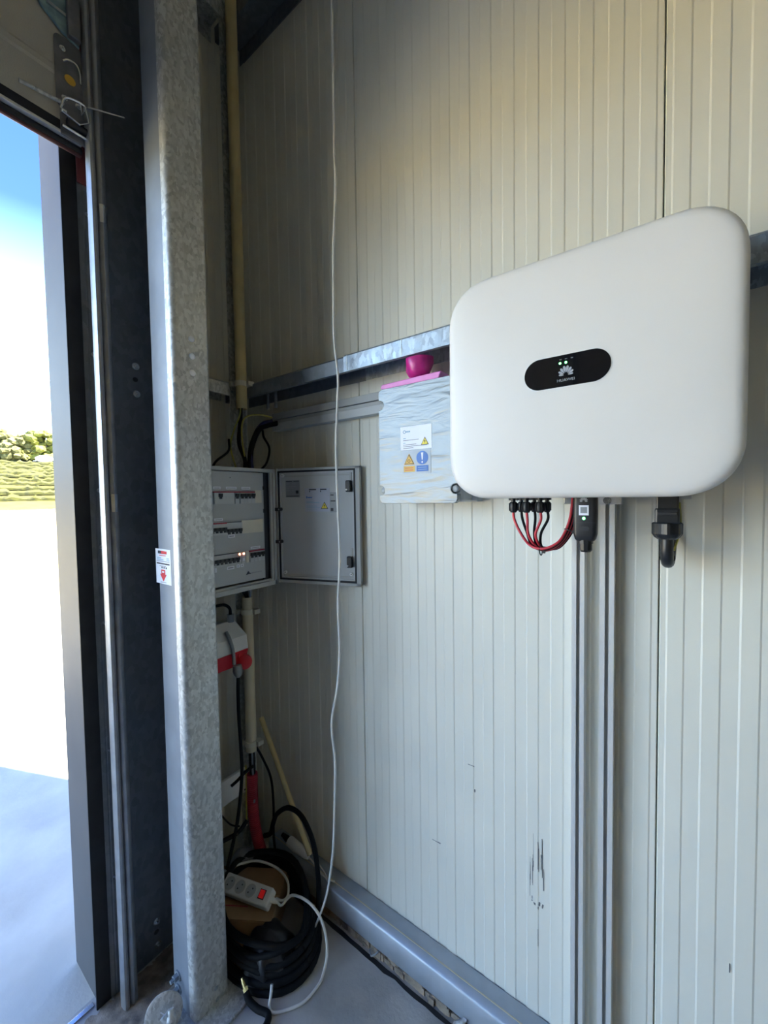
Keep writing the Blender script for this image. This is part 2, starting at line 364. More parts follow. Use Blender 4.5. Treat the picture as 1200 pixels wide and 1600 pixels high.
# ------------------------------------------------------------------ outdoors: yard, vineyard hill
MB().box(-7.0, -0.10, -14, 6, -0.35, -0.008).box(-0.10, 0.075, DOOR_Y0, -0.69, -0.35, -0.008).build('ground', 'yard', kind='structure', label='pale concrete apron outside the open door')
VD = Vector((-1.36, 0.27, 0)); VP_ = Vector((0.27, 1.36, 0)).normalized()
def prof(s_):
    K = ((0, -0.03), (12, -0.03), (25, 0.05), (42, 0.85), (45, 1.3), (85, 10.6), (100, 12.5), (130, 13))
    for (a, za), (b, zb) in zip(K[:-1], K[1:]):
        if a <= s_ <= b: return za+(zb-za)*(s_-a)/(b-a)
    return K[-1][1]
def hill(s0, s1, half, step, name, m, **kw):
    mb = MB(); ss = []
    s_ = s0
    while s_ < s1-1e-6: ss.append(s_); s_ += step
    ss.append(s1); n = 13
    for q in ss:
        for j in range(n):
            w = -half+2*half*j/(n-1); p = Vector((CAM.x, CAM.y, 0))+VD*q+VP_*w; mb.v.append((p.x, p.y, prof(q)+0.12*math.sin(w*.3+q)*(q > 20)))
    for i in range(len(ss)-1):
        for j in range(n-1):
            a = i*n+j; mb.f.append((a, a+1, a+n+1, a+n))
    return mb.build(name, m, smooth=True, **kw)
yard = MB(); 
hill(0, 42, 70, 3, 'ground_yard', 'sand', kind='structure', label='sunlit pale sandy yard').location.z = -0.03
hill(42, 130, 70, 4, 'hillside', 'soil', kind='structure', label='dry grassy hillside under the vineyard')
# ------------------------------------------------------------------ sectional door, overhead
door = thing('door_1', 'pale stucco sectional door, raised overhead at the left', None, (0.15, -2.7, 2.645), kind='structure')
DX0, DX1 = 0.13, 0.17
for k in range(4):
    z0 = 2.70+0.5*k; mb = MB()
    prof_ = [(DX0, z0), (DX1, z0), (DX1, z0+0.12), (DX1+0.003, z0+0.128), (DX1+0.003, z0+0.142), (DX1, z0+0.15), (DX1, z0+0.32), (DX1+0.003, z0+0.328), (DX1+0.003, z0+0.342), (DX1, z0+0.35), (DX1, z0+0.496), (DX0, z0+0.496)]
    # extrude along y
    mb.loft([[(x, -3.89, z) for x, z in prof_], [(x, -0.668, z) for x, z in prof_]])
    mb.build('door_section', 'doorp', door)
MB().box(0.128, 0.173, -3.89, -0.662, 2.672, 2.702).build('bottom_rail', 'rubber', door, bevel=0.003)
MB().box(0.134, 0.176, -3.89, -0.660, 2.664, 2.672).build('seal_holder', 'alu', door, bevel=0.001)
MB().tube([(0.152, -3.89, 2.655), (0.152, -0.658, 2.655)], 0.0125, 12).build('bottom_seal', 'rubber', door, smooth=True)
MB().tube([(0.155, -3.89, 2.643), (0.155, -0.66, 2.643)], 0.006, 8).build('seal_lip', 'dkred', door, smooth=True)
MB().box(0.124, 0.176, -0.668, -0.660, 2.69, 4.69).build('end_cap', 'galv_d', door)
hp = MB().prism(rrect(-0.686, 2.835, 0.066, 0.20, 0.016), 'x', 0.1735, 0.1775).build('hinge_plate', 'bracket', door, bevel=0.001)
MB().tube(spl([(0.180, -0.700, 2.865), (0.186, -0.690, 2.872), (0.188, -0.672, 2.872), (0.186, -0.663, 2.855), (0.182, -0.660, 2.830)]), 0.003, 8).build('wire_clip', 'chrome', hp, smooth=True)
MB().prism(disc(-0.685, 2.825, 0.013), 'x', 0.1778, 0.1788).build('warning_spot', 'orange', hp)
for y, z in ((-0.70, 2.90), (-0.70, 2.765), (-0.668, 2.765)): hexbolt('bolt', 'chrome', hp, (0.1775, y, z), 'x', 0.005, 0.005)
ub = MB().prism([(-0.77, 3.02), (-0.745, 2.975), (-0.70, 2.945), (-0.66, 2.93), (-0.655, 3.0), (-0.67, 3.06), (-0.76, 3.06)], 'x', 0.1735, 0.183).build('upper_bracket', 'bluefoil', door, bevel=0.002)
MB().box(0.184, 0.19, -0.735, -0.662, 2.985, 2.993).build('strap', 'chrome', ub)
MB().box(0.183, 0.200, -0.690, -0.660, 2.935, 3.05).build('roller_holder', 'bracket', ub, bevel=0.003)
MB().cyl((0.186, -0.80, 2.728), (0.186, -0.705, 2.742), 0.005, 10).build('pull_rod', 'galv', door, smooth=True)
bf = MB().box(0.174, 0.180, -0.712, -0.650, 2.66, 2.755).build('bottom_fixture', 'bracket', door, bevel=0.002)
w = MB(); 
w.tube(spl([(0.185, -0.712, 2.725), (0.20, -0.705, 2.748), (0.205, -0.68, 2.756), (0.205, -0.66, 2.757)], 4), 0.0032, 8)
w.tube([(0.205, -0.66, 2.757), (0.205, -0.652, 2.715), (0.198, -0.672, 2.700), (0.19, -0.708, 2.715)], 0.003, 8)
w.tube([(0.205, -0.672, 2.757), (0.200, -0.668, 2.73), (0.205, -0.655, 2.757)], 0.0025, 8)
w.build('wire_bracket', 'chrome', bf, smooth=True)
MB().loft([[(0.200, -0.655, 2.757), (0.212, -0.655, 2.752), (0.212, -0.655, 2.757)], [(0.245, -0.575, 2.765), (0.249, -0.575, 2.763), (0.249, -0.575, 2.766)]]).build('lever_arm', 'chrome', bf)
MB().cyl((0.188, -0.700, 2.695), (0.188, -0.652, 2.695), 0.011, 16).build('roller', 'rubber', bf, smooth=True)
MB().cyl((0.190, -0.712, 2.676), (0.190, -0.655, 2.676), 0.0045, 12).build('roller_pin', 'chrome', bf, smooth=True)
MB().cyl((0.186, -0.712, 2.72), (0.186, -0.700, 2.72), 0.007, 12).build('knob', 'chrome', bf, smooth=True)

# ------------------------------------------------------------------ door frame at the jamb
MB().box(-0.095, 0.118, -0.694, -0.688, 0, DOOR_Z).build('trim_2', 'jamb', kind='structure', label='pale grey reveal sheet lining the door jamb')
gt = thing('door_track', 'galvanised guide track for the sectional door, screwed beside the opening', 'door track', (0.13, -0.65, 0))
MB().box(0.118, 0.124, -0.704, -0.664, 0.0, 4.6).build('rubber_seal_strip', 'rubber', gt)
MB().sheet([(0.120, -0.664), (0.123, -0.652), (0.1225, -0.648), (0.1255, -0.646), (0.1255, -0.600)], 0.0, 4.6, 0.003).build('angle_plate', 'galv_d', gt)
MB().box(0.1275, 0.131, -0.664, -0.640, 2.58, 4.6).build('red_side_strip', 'redstrip', gt, label='dusty red strip')
tr = MB().sheet([(0.178, -0.655), (0.196, -0.654), (0.203, -0.651), (0.205, -0.646), (0.203, -0.641), (0.194, -0.638), (0.194, -0.636), (0.203, -0.633), (0.207, -0.627), (0.205, -0.620), (0.198, -0.615), (0.186, -0.613), (0.150, -0.613), (0.127, -0.612)], 0.005, 4.6, 0.002).build('track', 'track_zinc', gt, smooth=True)
for z0, z1 in ((2.447, 2.50), (1.586, 1.641)):
    MB().sheet([(0.2045, -0.634), (0.2095, -0.627), (0.2075, -0.619), (0.200, -0.6135)], z0, z1, 0.002).build('track_sleeve', 'chrome', gt, smooth=True)
for z in (2.92, 2.497, 2.075, 1.654, 1.475, 1.233, 0.819, 0.396):
    hexbolt('screw', 'chrome', gt, (0.126, -0.640, z), 'x', 0.0045, 0.007)
dp = thing('door_post', 'shade-darkened blue-grey steel post face with bolts between door track and galvanised column', 'post', (0.06, -0.53, 0))
MB().sheet([(0.01, -0.612), (0.112, -0.612), (0.119, -0.606), (0.119, -0.436), (0.112, -0.430), (0.01, -0.430)], 0.0, 4.6, 0.003).build('web', 'galv_d', dp, smooth=True)  # unlit face, its shade carried by the darkened steel colour
MB().box(0.119, 0.286, -0.4345, -0.4315, 0.0, 4.6).build('light_block_plate', 'galv_d', dp)  # unseen plate, added to block light leaking between post and column
for z in (2.071, 1.979, 0.126, 0.039): hexbolt('bolt', 'chrome', dp, (0.1205, -0.518, z), 'x', 0.008, 0.008)
for z in (2.027, 0.087): MB().prism(disc(-0.520, z, 0.008), 'x', 0.1200, 0.1212).build('bolt_hole', 'ink', dp)

# galvanised column
cp = thing('steel_column', 'galvanised steel channel column standing beside the open door', 'column', (0.35, -0.49, 0))
path = [(0.287, -0.437), (0.287, -0.53)]
for k in range(5): a = math.radians(180+90*k/4); path.append((0.297+0.010*math.cos(a), -0.532+0.010*math.sin(a)))
path += [(0.388, -0.542)]
MB().sheet(path, 0.0, 5.2, 0.003).build('web', 'galv_w', cp, smooth=True)
path = [(0.388, -0.542)]
for k in range(9): a = math.radians(-90+90*k/8); path.append((0.404+0.016*math.cos(a), -0.526+0.016*math.sin(a)))
path += [(0.420, -0.444)]
for k in range(5): a = math.radians(0+90*k/4); path.append((0.412+0.008*math.cos(a), -0.440+0.008*math.sin(a)))
path += [(0.398, -0.432)]
MB().sheet(path, 0.0, 5.2, 0.003).build('front_flange', 'galv', cp, smooth=True)
for z in (2.099, 2.048, 1.999): MB().tube([(0.4210, -0.486, z), (0.4232, -0.486, z), (0.4252, -0.486, z), (0.4264, -0.486, z)], [0.0095, 0.0092, 0.0068, 0.0025], 16).build('hole_disc', 'plug_white', cp, smooth=True, label='white round hole plug')
for y, z in ((-0.474, 0.055), (-0.470, 0.015)): MB().prism(disc(y, z, 0.007), 'x', 0.4205, 0.4222).build('hole_disc', 'galv_l', cp)  # open holes with light behind them, drawn as pale steel discs
for z in (0.10, 0.055): hexbolt('anchor_bolt', 'galv_l', cp, (0.324, -0.5435, z), '-y', 0.011, 0.016)
MB().box(0.26, 0.50, -0.575, -0.405, 0.0, 0.009).build('base_plate', 'galv', cp, bevel=0.002)
stk = MB().box(0.275, 0.370, -0.5442, -0.5436, 1.362, 1.470).build('sticker', 'paper', cp, label='white sticker with red down arrow')
def mark(p, x0, x1, z0, z1, m, y): return MB().box(x0, x1, y-0.0003, y+0.0003, z0, z1).build('print', m, p)
yk = -0.5445
mark(stk, 0.292, 0.312, 1.455, 1.464, 'ink', yk); mark(stk, 0.312, 0.347, 1.455, 1.464, 'redink', yk)
for z, x0, x1, m in ((1.449, 0.300, 0.340, 'redink'), (1.441, 0.285, 0.310, 'paleblue'), (1.441, 0.345, 0.360, 'paleblue'), (1.436, 0.285, 0.325, 'paleblue'), (1.436, 0.345, 0.362, 'paleblue'), (1.431, 0.282, 0.362, 'greyink'), (1.416, 0.300, 0.340, 'greyink'), (1.410, 0.312, 0.318, 'ink'), (1.410, 0.325, 0.331, 'ink'), (1.410, 0.338, 0.344, 'ink'), (1.366, 0.303, 0.338, 'greyink')):
    mark(stk, x0, x1, z, z+0.002+0.003*(m == 'ink'), m, yk)
mark(stk, 0.282, 0.362, 1.4225, 1.4265, 'ink', yk)
MB().prism([(0.302, 1.392), (0.342, 1.392), (0.322, 1.370)], 'y', yk-0.0003, yk+0.0003).build('arrow_head', 'redink', stk)
ar = MB().box(0.310, 0.334, yk-0.0003, yk+0.0003, 1.392, 1.406).build('arrow_stem', 'redink', stk)
mark(stk, 0.316, 0.328, 1.397, 1.402, 'paper', yk-0.0004)

# ------------------------------------------------------------------ girts and base rail
def girt_back(name, x0, x1, zt, zb, label, m='galv', dep=0.12, seam=None):
    g = thing(name, label, 'girt', (x0, -dep/2, zb))
    # C section opening downwards: web on top, front flange, back flange
    pf = [(-dep+0.014, zb+0.002), (-dep, zb), (-dep, zt-0.006), (-dep+0.006, zt), (-0.004, zt), (-0.002, zt-0.004), (-0.002, zb)]
    th = 0.003
    L = []; R = []
    for i, p in enumerate(pf):
        a = Vector(pf[max(i-1, 0)]); b = Vector(pf[min(i+1, len(pf)-1)]); t = (b-a).normalized(); nn = Vector((-t.y, t.x))
        L.append(tuple(Vector(p)+nn*th/2)); R.append(tuple(Vector(p)-nn*th/2))
    MB().prism(L+R[::-1], 'x', x0, x1).build('channel', m, g)
    return g
g1 = girt_back('wall_girt', 0.018, 0.70, 2.088, 2.036, 'shade-darkened steel wall girt above the open cabinet door', 'galv_d')  # shaded end of the same girt, toned darker in its colour
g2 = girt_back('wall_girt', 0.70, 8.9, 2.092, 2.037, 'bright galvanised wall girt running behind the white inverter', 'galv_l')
for x in (0.715, 0.93):
    MB().box(x, x+0.002, -0.1228, -0.1212, 2.040, 2.088).build('seam', 'galv', g2)
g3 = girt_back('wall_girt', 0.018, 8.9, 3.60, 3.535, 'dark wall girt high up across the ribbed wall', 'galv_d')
def girt_left(y0, y1, zt, zb, label):
    g = thing('wall_girt', label, 'girt', (0.06, y1, zb))
    dep = 0.118; th = 0.003
    pf = [(dep-0.014, zb+0.002), (dep, zb), (dep, zt-0.006), (dep-0.006, zt), (0.004, zt), (0.002, zt-0.004), (0.002, zb)]
    L = []; R = []
    for i, p in enumerate(pf):
        a = Vector(pf[max(i-1, 0)]); b = Vector(pf[min(i+1, len(pf)-1)]); t = (b-a).normalized(); nn = Vector((-t.y, t.x))
        L.append(tuple(Vector(p)+nn*th/2)); R.append(tuple(Vector(p)-nn*th/2))
    mb = MB(); mb.loft([[(p[0], y0, p[1]) for p in L+R[::-1]], [(p[0], y1, p[1]) for p in L+R[::-1]]])
    mb.build('channel', 'galv', g); return g
girt_left(-0.428, -0.13, 2.098, 2.046, 'short grey girt on the door wall behind the column, above the cabinet')
girt_left(-0.428, -0.13, 3.60, 3.535, 'short dark girt on the door wall high in the corner')
# corner bracket plates with screws, corner post
cpost = thing('corner_post', 'grey steel angle post behind the yellow conduit in the corner', 'post', (0.12, -0.13, 0))
MB().sheet([(0.121, -0.168), (0.121, -0.1235), (0.165, -0.1235)], 0.0, 3.6, 0.003).build('angle', 'galv', cpost)
for z in (2.085, 2.06): 
    hexbolt('screw', 'galv_d', cpost, (0.1225, -0.158, z), 'x', 0.004, 0.004)
for x, z0, z1 in ((0.245, 1.985, 2.02), (0.295, 1.985, 2.02)):
    MB().cyl((x, -0.075, z0), (x, -0.075, z1+0.03), 0.006, 8).build('threaded_rod', 'galv_d', g1, smooth=True)
# base rail along the foot of the back wall
br = thing('base_rail', 'folded grey steel base rail along the foot of the ribbed wall', 'rail', (1.0, -0.04, 0))
pf = [(-0.002, 0.122), (-0.044, 0.124), (-0.050, 0.122), (-0.068, 0.116), (-0.072, 0.110), (-0.074, 0.034), (-0.071, 0.030), (-0.030, 0.030)]
L = []; R = []
for i, p in enumerate(pf):
    a = Vector(pf[max(i-1, 0)]); b = Vector(pf[min(i+1, len(pf)-1)]); t = (b-a).normalized(); nn = Vector((-t.y, t.x))
    L.append(tuple(Vector(p)+nn*0.0015)); R.append(tuple(Vector(p)-nn*0.0015))
MB().prism(L+R[::-1], 'x', 0.17, 8.9).build('channel', 'galv_s', br, smooth=True)
MB().box(0.17, 8.9, -0.0495, -0.0465, 0.1242, 0.1258).build('crease_highlight', 'conduitp', br)  # yellowish highlight along the crease, drawn as a pale strip
# rubble and mortar under the rail
rub = MB(); rs = random.Random(5)
for k in range(260):
    x = 0.3+rs.random()*1.3; y = -0.064+rs.gauss(0, 0.004); s_ = 0.004+rs.random()*0.009
    rub.box(x, x+s_*2.2, y-s_*.6, y+s_*.6, 0.0, s_*2.4)
gap_ = MB(); rs = random.Random(6)
gp = [(0.45+0.04*i, -0.080-0.004*rs.random()) for i in range(34)]
gap_.prism([(x, y-0.010-0.006*rs.random()) for x, y in gp]+[(x, y) for x, y in gp[::-1]], 'z', 0.0, 0.0015)
gap_.build('joint_gap', 'rubber', fl, label='black open joint')
rub.build('mortar_crumbs', 'dirt', kind='stuff', label='grey brown mortar crumbs under the base rail', cat='debris')
fo = MB(); 
rings = []
for i in range(5):
    rg = []
    for j in range(8):
        a = 2*PI*j/8; q = 0.014*(1-0.15*i)*(1+0.5*rs.random()); rg.append((1.075+q*math.cos(a)+0.006*i, -0.082+q*.7*math.sin(a), 0.004+0.011*i))
    rings.append(rg)
fo.loft(rings).build('foil_scrap', 'foil', label='crumpled silver foil scrap under the base rail', cat='scrap')
MB().tube(spl([(0.735, -0.078, 0.012), (0.75, -0.088, 0.010), (0.765, -0.085, 0.022), (0.775, -0.078, 0.034)]), 0.003, 8).build('cable_stub', 'greylab', smooth=True, label='short pale cable stub poking out below the base rail', cat='cable')
# dust heap by the door track
du = MB(); rs = random.Random(9)
nn = 30
for i in range(nn):
    for j in range(nn):
        x = 0.108+0.40*i/(nn-1); y = -0.79+0.34*j/(nn-1); e = min(i, j, nn-1-i, nn-1-j)/(nn/2)
        du.v.append((x, y, -0.001+0.006*min(1, e*2)*rs.random()+0.002*min(1, e*3)))
for i in range(nn-1):
    for j in range(nn-1): a = i*nn+j; du.f.append((a, a+1, a+nn+1, a+nn))
du.build('dust_heap', 'dirt', smooth=True, kind='stuff', label='brown dust gathered at the foot of the door track', cat='dust')
MB().box(0.088, 0.104, DOOR_Y0+0.02, -0.705, 0.0, 0.004).build('threshold_strip', 'chrome', bevel=0.001, label='shiny metal threshold strip on the floor at the door', cat='strip')
# ------------------------------------------------------------------ round floor bracket by the column
fb = thing('floor_bracket', 'round galvanised steel guide disc bracket on the floor at the column foot', 'bracket', (0.31, -0.60, 0))
mb = MB(); nrm = Vector((0.80, -0.50, 0.33)).normalized(); cc = Vector((0.345, -0.600, 0.052)); ax = nrm.orthogonal().normalized(); ay = nrm.cross(ax)
rg = lambda r, h: [cc+nrm*h+r*(math.cos(2*PI*k/28)*ax+math.sin(2*PI*k/28)*ay) for k in range(28)]
mb.loft([rg(0.047, -0.004), rg(0.052, -0.001), rg(0.052, 0.002), rg(0.048, 0.004)]).build('disc', 'galv', fb, smooth=True)
mb = MB(); pp = cc+nrm*0.005+ay*0.0
mb.loft([[pp+ax*a+ay*b for a, b in ((-0.0015, -0.010), (0.0015, -0.010), (0.0015, 0.010), (-0.0015, 0.010))], [pp+nrm*0.0008+ax*a+ay*b for a, b in ((-0.001, -0.012), (0.001, -0.012), (0.001, 0.012), (-0.001, 0.012))]]).build('slot', 'paper', fb)
MB().tube(spl([(0.385, -0.600, 0.0), (0.388, -0.598, 0.04), (0.386, -0.597, 0.072), (0.378, -0.594, 0.085)]), [0.016]*6+[0.013]*6+[0.009]*7, 12).build('wing_rib', 'galv', fb, smooth=True)
MB().box(0.29, 0.44, -0.640, -0.560, 0.009, 0.016).build('foot_plate', 'galv', fb, bevel=0.002)
MB().cyl((0.365, -0.585, 0.016), (0.345, -0.600, 0.050), 0.014, 14).build('hub', 'galv', fb, smooth=True)

# ------------------------------------------------------------------ inverter
inv = thing('solar_inverter', 'large white rounded solar inverter with black pill display, hung on rails', 'inverter', (1.42, -0.15, 1.613))
cx, cz, W, H = 1.4185, 1.857, 0.527, 0.488
def ring(ins, y, r=0.098): return [(p[0], y, p[1]) for p in rrect(cx, cz, W-2*ins, H-2*ins, max(0.012, r-ins), 12, 2.25)]
mb = MB()
mb.loft([ring(0.030, -0.196), ring(0.014, -0.200), ring(0.006, -0.210), ring(0.001, -0.236), ring(0.0, -0.252), ring(0.0015, -0.260), ring(0.005, -0.2655), ring(0.011, -0.269), ring(0.020, -0.2708), ring(0.045, -0.2722), ring(0.09, -0.2732), ring(0.16, -0.2738)])
mb.build('front_cover', 'plan', inv, smooth=True)
MB().prism(rrect(cx, cz, W-0.07, H-0.05, 0.06), 'y', -0.205, -0.055).build('housing', 'grille', inv)
for k in range(18):
    x = cx-0.21+0.42*k/17; MB().box(x-0.002, x+0.002, -0.055, -0.030, 1.70, 2.05).build('heat_sink_fin', 'grille', inv) if abs(x-1.397) > 0.022 and abs(x-1.461) > 0.022 else None
YD = -0.2738
dsp = MB().loft([[(p[0], y, p[1]) for p in rrect(1.4128, 1.8632, 0.157-2*i, 0.0615-2*i, 0.0305-i, 12)] for i, y in ((0, YD+0.003), (0, YD-0.0012), (0.0008, YD-0.0018))]).build('display', 'glass', inv, smooth=False, label='black glass pill display')
MB().loft([[(p[0], y, p[1]) for p in rrect(1.4128, 1.8632, 0.1605-2*i, 0.065-2*i, 0.0322-i, 12)] for i, y in ((0, YD+0.004), (0, YD-0.0004))]).build('display_bezel', 'white', inv)
YL = YD-0.0019
def petals(cx_, cz_, R, y, m, parent, name='emblem_petal'):
    for ang, rl, wd_ in ((9, 0.80, 0.22), (32, 0.95, 0.26), (56, 1.04, 0.29), (79, 1.12, 0.30), (101, 1.12, 0.30), (124, 1.04, 0.29), (148, 0.95, 0.26), (171, 0.80, 0.22)):
        a = math.radians(ang); ux, uz = math.cos(a), math.sin(a); px, pz = -uz, ux
        pts = []
        for t, w_ in ((0.28, 0.02), (0.45, 0.26), (0.65, 0.45), (0.82, 0.50), (0.94, 0.36), (1.0, 0.12), (1.0, -0.12), (0.94, -0.36), (0.82, -0.50), (0.65, -0.45), (0.45, -0.26), (0.28, -0.02)):
            q = R*rl*t; ww = R*wd_*w_
            pts.append((cx_+ux*q+px*ww, cz_+uz*q+pz*ww))
        MB().prism(pts, 'y', y-0.0002, y+0.0002).build(name, m, parent)
petals(1.4140, 1.8535, 0.0165, YL, 'logo', dsp)
text('lettering', 'HUAWEI', 0.0075, (1.4140, YL, 1.8445), (PI/2, 0, 0), 'logo', dsp, 0.0315)
for x in (1.4034, 1.4140): MB().prism(disc(x, 1.8782, 0.0022), 'y', YL-0.0003, YL+0.0002).build('status_light', 'green', dsp, label='glowing green light')
for x in (1.4040, 1.4142, 1.4248):
    MB().prism([(x-0.002, 1.8845), (x+0.002, 1.8845), (x+0.0022, 1.8862), (x, 1.8855), (x-0.0015, 1.8866)], 'y', YL-0.0002, YL+0.0002).build('status_icon', 'logo2', dsp)
# mounting plate under the inverter
bk = MB().box(1.368, 1.492, -0.062, -0.042, 1.595, 1.66).build('mounting_plate', 'alu', inv, bevel=0.002)
hexbolt('bolt', 'chrome', bk, (1.463, -0.062, 1.604), '-y', 0.006, 0.006)
hexbolt('bolt', 'chrome', bk, (1.397, -0.062, 1.604), '-y', 0.006, 0.006)
# aluminium rails
for i, (x0, x1, lb) in enumerate(((1.383, 1.412, 'left of the two vertical aluminium rails below the inverter'), (1.4455, 1.4765, 'right of the two vertical aluminium rails below the inverter'))):
    rl = thing('mounting_rail', lb, 'rail', ((x0+x1)/2, -0.02, 0.1), group='vertical aluminium rails')
    xm = (x0+x1)/2
    poly = [(x0, -0.001), (x0, -0.040), (xm-0.004, -0.040), (xm-0.004, -0.037), (x0+0.003, -0.037), (x0+0.003, -0.004), (x1-0.003, -0.004), (x1-0.003, -0.037), (xm+0.004, -0.037), (xm+0.004, -0.040), (x1, -0.040), (x1, -0.001)]
    MB().prism(poly, 'z', 0.13, 2.03).build('profile', 'alu', rl)
    MB().box(x0+0.004, x1-0.004, -0.012, -0.0045, 0.13, 2.03).build('inner_web', 'alu', rl)
# DC plugs with cables
DCX = (1.2757, 1.286, 1.3067, 1.317, 1.3375, 1.346)
ordn = ('first', 'second', 'third')
for i, x in enumerate(DCX):
    redc = i % 2 == 0; y = -0.165 if redc else -0.135; r = 0.0092 if redc else 0.0080
    lb = ('red' if redc else 'black')+' solar cable with black plug, '+ordn[i//2]+' '+('red' if redc else 'black')+' one from the left under the inverter'
    t = thing('solar_cable', lb, 'cable', (x, y, 1.575), group='plugged solar cables under the inverter')
    pl = MB()
    pl.tube([(x, y, 1.640), (x, y, 1.607)], r*0.85, 12); pl.tube([(x, y, 1.607), (x, y, 1.603)], r*0.55, 12); pl.tube([(x, y, 1.603), (x, y, 1.600), (x, y, 1.583), (x, y, 1.578)], [r*.8, r*1.05, r*1.05, r*.7], 12)
    p_ = pl.build('plug', 'black', t, smooth=True)
    for k in range(8):
        a = 2*PI*k/8; MB().box(-0.0012, 0.0012, -0.001, 0.001, -0.009, 0.009).build('grip_rib', 'black', p_, loc=(x+r*1.05*math.cos(a), y+r*1.05*math.sin(a), 1.5915), rot=(0, 0, a+PI/2))
    MB().box(x-r*1.1, x-r*.6, y-0.004, y+0.004, 1.607, 1.632).build('latch', 'black', p_); MB().box(x+r*.6, x+r*1.1, y-0.004, y+0.004, 1.607, 1.632).build('latch', 'black', p_)
    k = i/5
    off = (i-2.5)*0.0024
    cpts = [(x, y, 1.585), (x+0.002, y, 1.562), (x+(1.318-x)*.45, y-0.004, 1.528), (1.318+(x-1.318)*.30+0.010, -0.158+off, 1.500), (1.345+0.004*k, -0.160+off*1.6, 1.4885+abs(off)), (1.375, -0.158+off*1.6, 1.503-off), (1.395+off, -0.150+off, 1.532), (1.405+off, -0.138+off, 1.570), (1.409+off, -0.128+off, 1.625)]
    MB().tube(spl(cpts, 6), 0.0031, 10).build('sheath', 'redcab' if redc else 'hose', t, smooth=True)
for zt, lb, pos in ((0, 'black zip tie around the red and black cables near the dongle', (1.3985, -0.150, 1.537)), (1, 'black zip tie at the lowest bend of the solar cables', (1.338, -0.160, 1.4895))):
    tt = thing('zip_tie', lb, 'zip tie', pos)
    d_ = Vector((0.35, 0.2, 1)).normalized() if zt == 0 else Vector((1, 0, 0.1)).normalized()
    a_ = d_.orthogonal().normalized(); b_ = d_.cross(a_); mbz = MB()
    mbz.tube([Vector(pos)+0.0115*(math.cos(2*PI*k/18)*a_+math.sin(2*PI*k/18)*b_) for k in range(19)], 0.0014, 6)
    mbz.build('loop', 'black', tt); q = Vector(pos)+Vector((0.009, -0.009, -0.002)); MB().box(q.x-0.003, q.x+0.003, q.y-0.003, q.y+0.003, q.z-0.003, q.z+0.003).build('head', 'black', tt)
# communication dongle
dg = thing('dongle', 'black plug-in dongle with green light and white label under the inverter', 'dongle', (1.436, -0.19, 1.50))
def ringd(w_, d_, z, r=0.008, x=1.436, y=-0.184): return [(p[0], p[1], z) for p in rrect(x, y, w_, d_, r, 5)]
bd = MB().loft([ringd(0.046, 0.030, 1.640), ringd(0.046, 0.030, 1.575), ringd(0.045, 0.030, 1.535), ringd(0.040, 0.027, 1.524), ringd(0.034, 0.022, 1.520)]).build('casing', 'black', dg, smooth=True)
MB().tube([(1.4365, -0.184, 1.522), (1.4365, -0.184, 1.514), (1.4365, -0.184, 1.514), (1.4365, -0.184, 1.500), (1.4365, -0.184, 1.496)], [0.014, 0.0145, 0.0125, 0.0125, 0.010], 10).build('gland_nut', 'black', dg)
lb_ = MB().box(1.4255, 1.4443, -0.2000, -0.1990, 1.575, 1.5965).build('label_plate', 'paper', dg, label='white label')
MB().box(1.4285, 1.4413, -0.2003, -0.1999, 1.5795, 1.5925).build('print', 'greylab', lb_)
MB().prism(disc(1.4350, 1.5685, 0.0028), 'y', -0.2002, -0.1985).build('status_light', 'green', dg, label='glowing green light')
MB().prism(rrect(1.4355, 1.5465, 0.021, 0.009, 0.0044), 'y', -0.1998, -0.1989).build('oval_button', 'rubber', dg)
MB().box(1.4145, 1.4575, -0.1992, -0.1985, 1.5595, 1.5601).build('casing_seam', 'ink', dg)
petals(1.4345, 1.6035, 0.0095, -0.1994, 'logo', dg)
# AC connector
ac = thing('power_connector', 'black round power connector with cable bending to the wall, right under the inverter', 'connector', (1.578, -0.14, 1.47))
MB().box(1.5595, 1.5965, -0.158, -0.112, 1.585, 1.645).build('plug_body', 'black', ac, bevel=0.003)
MB().box(1.5575, 1.5985, -0.160, -0.110, 1.558, 1.590).build('plug_collar', 'black', ac, bevel=0.004)
MB().box(1.562, 1.594, -0.1625, -0.158, 1.575, 1.582).build('latch', 'rubber', ac, bevel=0.001)
mbn = MB()
def star(z, r): return [(1.578+(r*(1.0 if k % 4 < 2 else 0.93))*math.cos(2*PI*k/32), -0.136+(r*(1.0 if k % 4 < 2 else 0.93))*math.sin(2*PI*k/32), z) for k in range(32)]
mbn.loft([star(1.560, 0.0235), star(1.558, 0.0262), star(1.537, 0.0262), star(1.530, 0.022), star(1.526, 0.017)]).build('clamp_nut', 'black', ac)
MB().tube(spl([(1.578, -0.136, 1.530), (1.578, -0.136, 1.50), (1.579, -0.128, 1.482), (1.580, -0.108, 1.474), (1.582, -0.080, 1.480), (1.584, -0.045, 1.50), (1.585, -0.02, 1.54), (1.585, -0.015, 1.70)]), 0.0115, 14).build('cable', 'black', ac, smooth=True)
MB().tube([Vector((1.579, -0.1255, 1.486))+0.0125*(math.cos(2*PI*k/16)*Vector((1, 0, 0))+math.sin(2*PI*k/16)*Vector((0, .75, .66))) for k in range(17)], 0.0014, 6).build('cable_tie', 'black', ac)
MB().tube(spl([(1.598, -0.128, 1.60), (1.600, -0.122, 1.56), (1.597, -0.118, 1.53), (1.59, -0.112, 1.50)]), 0.002, 6).build('earth_wire', 'earth', ac, smooth=True)
MB().box(1.600, 1.618, -0.10, -0.08, 1.606, 1.640).build('side_lug', 'alu', inv, bevel=0.001)

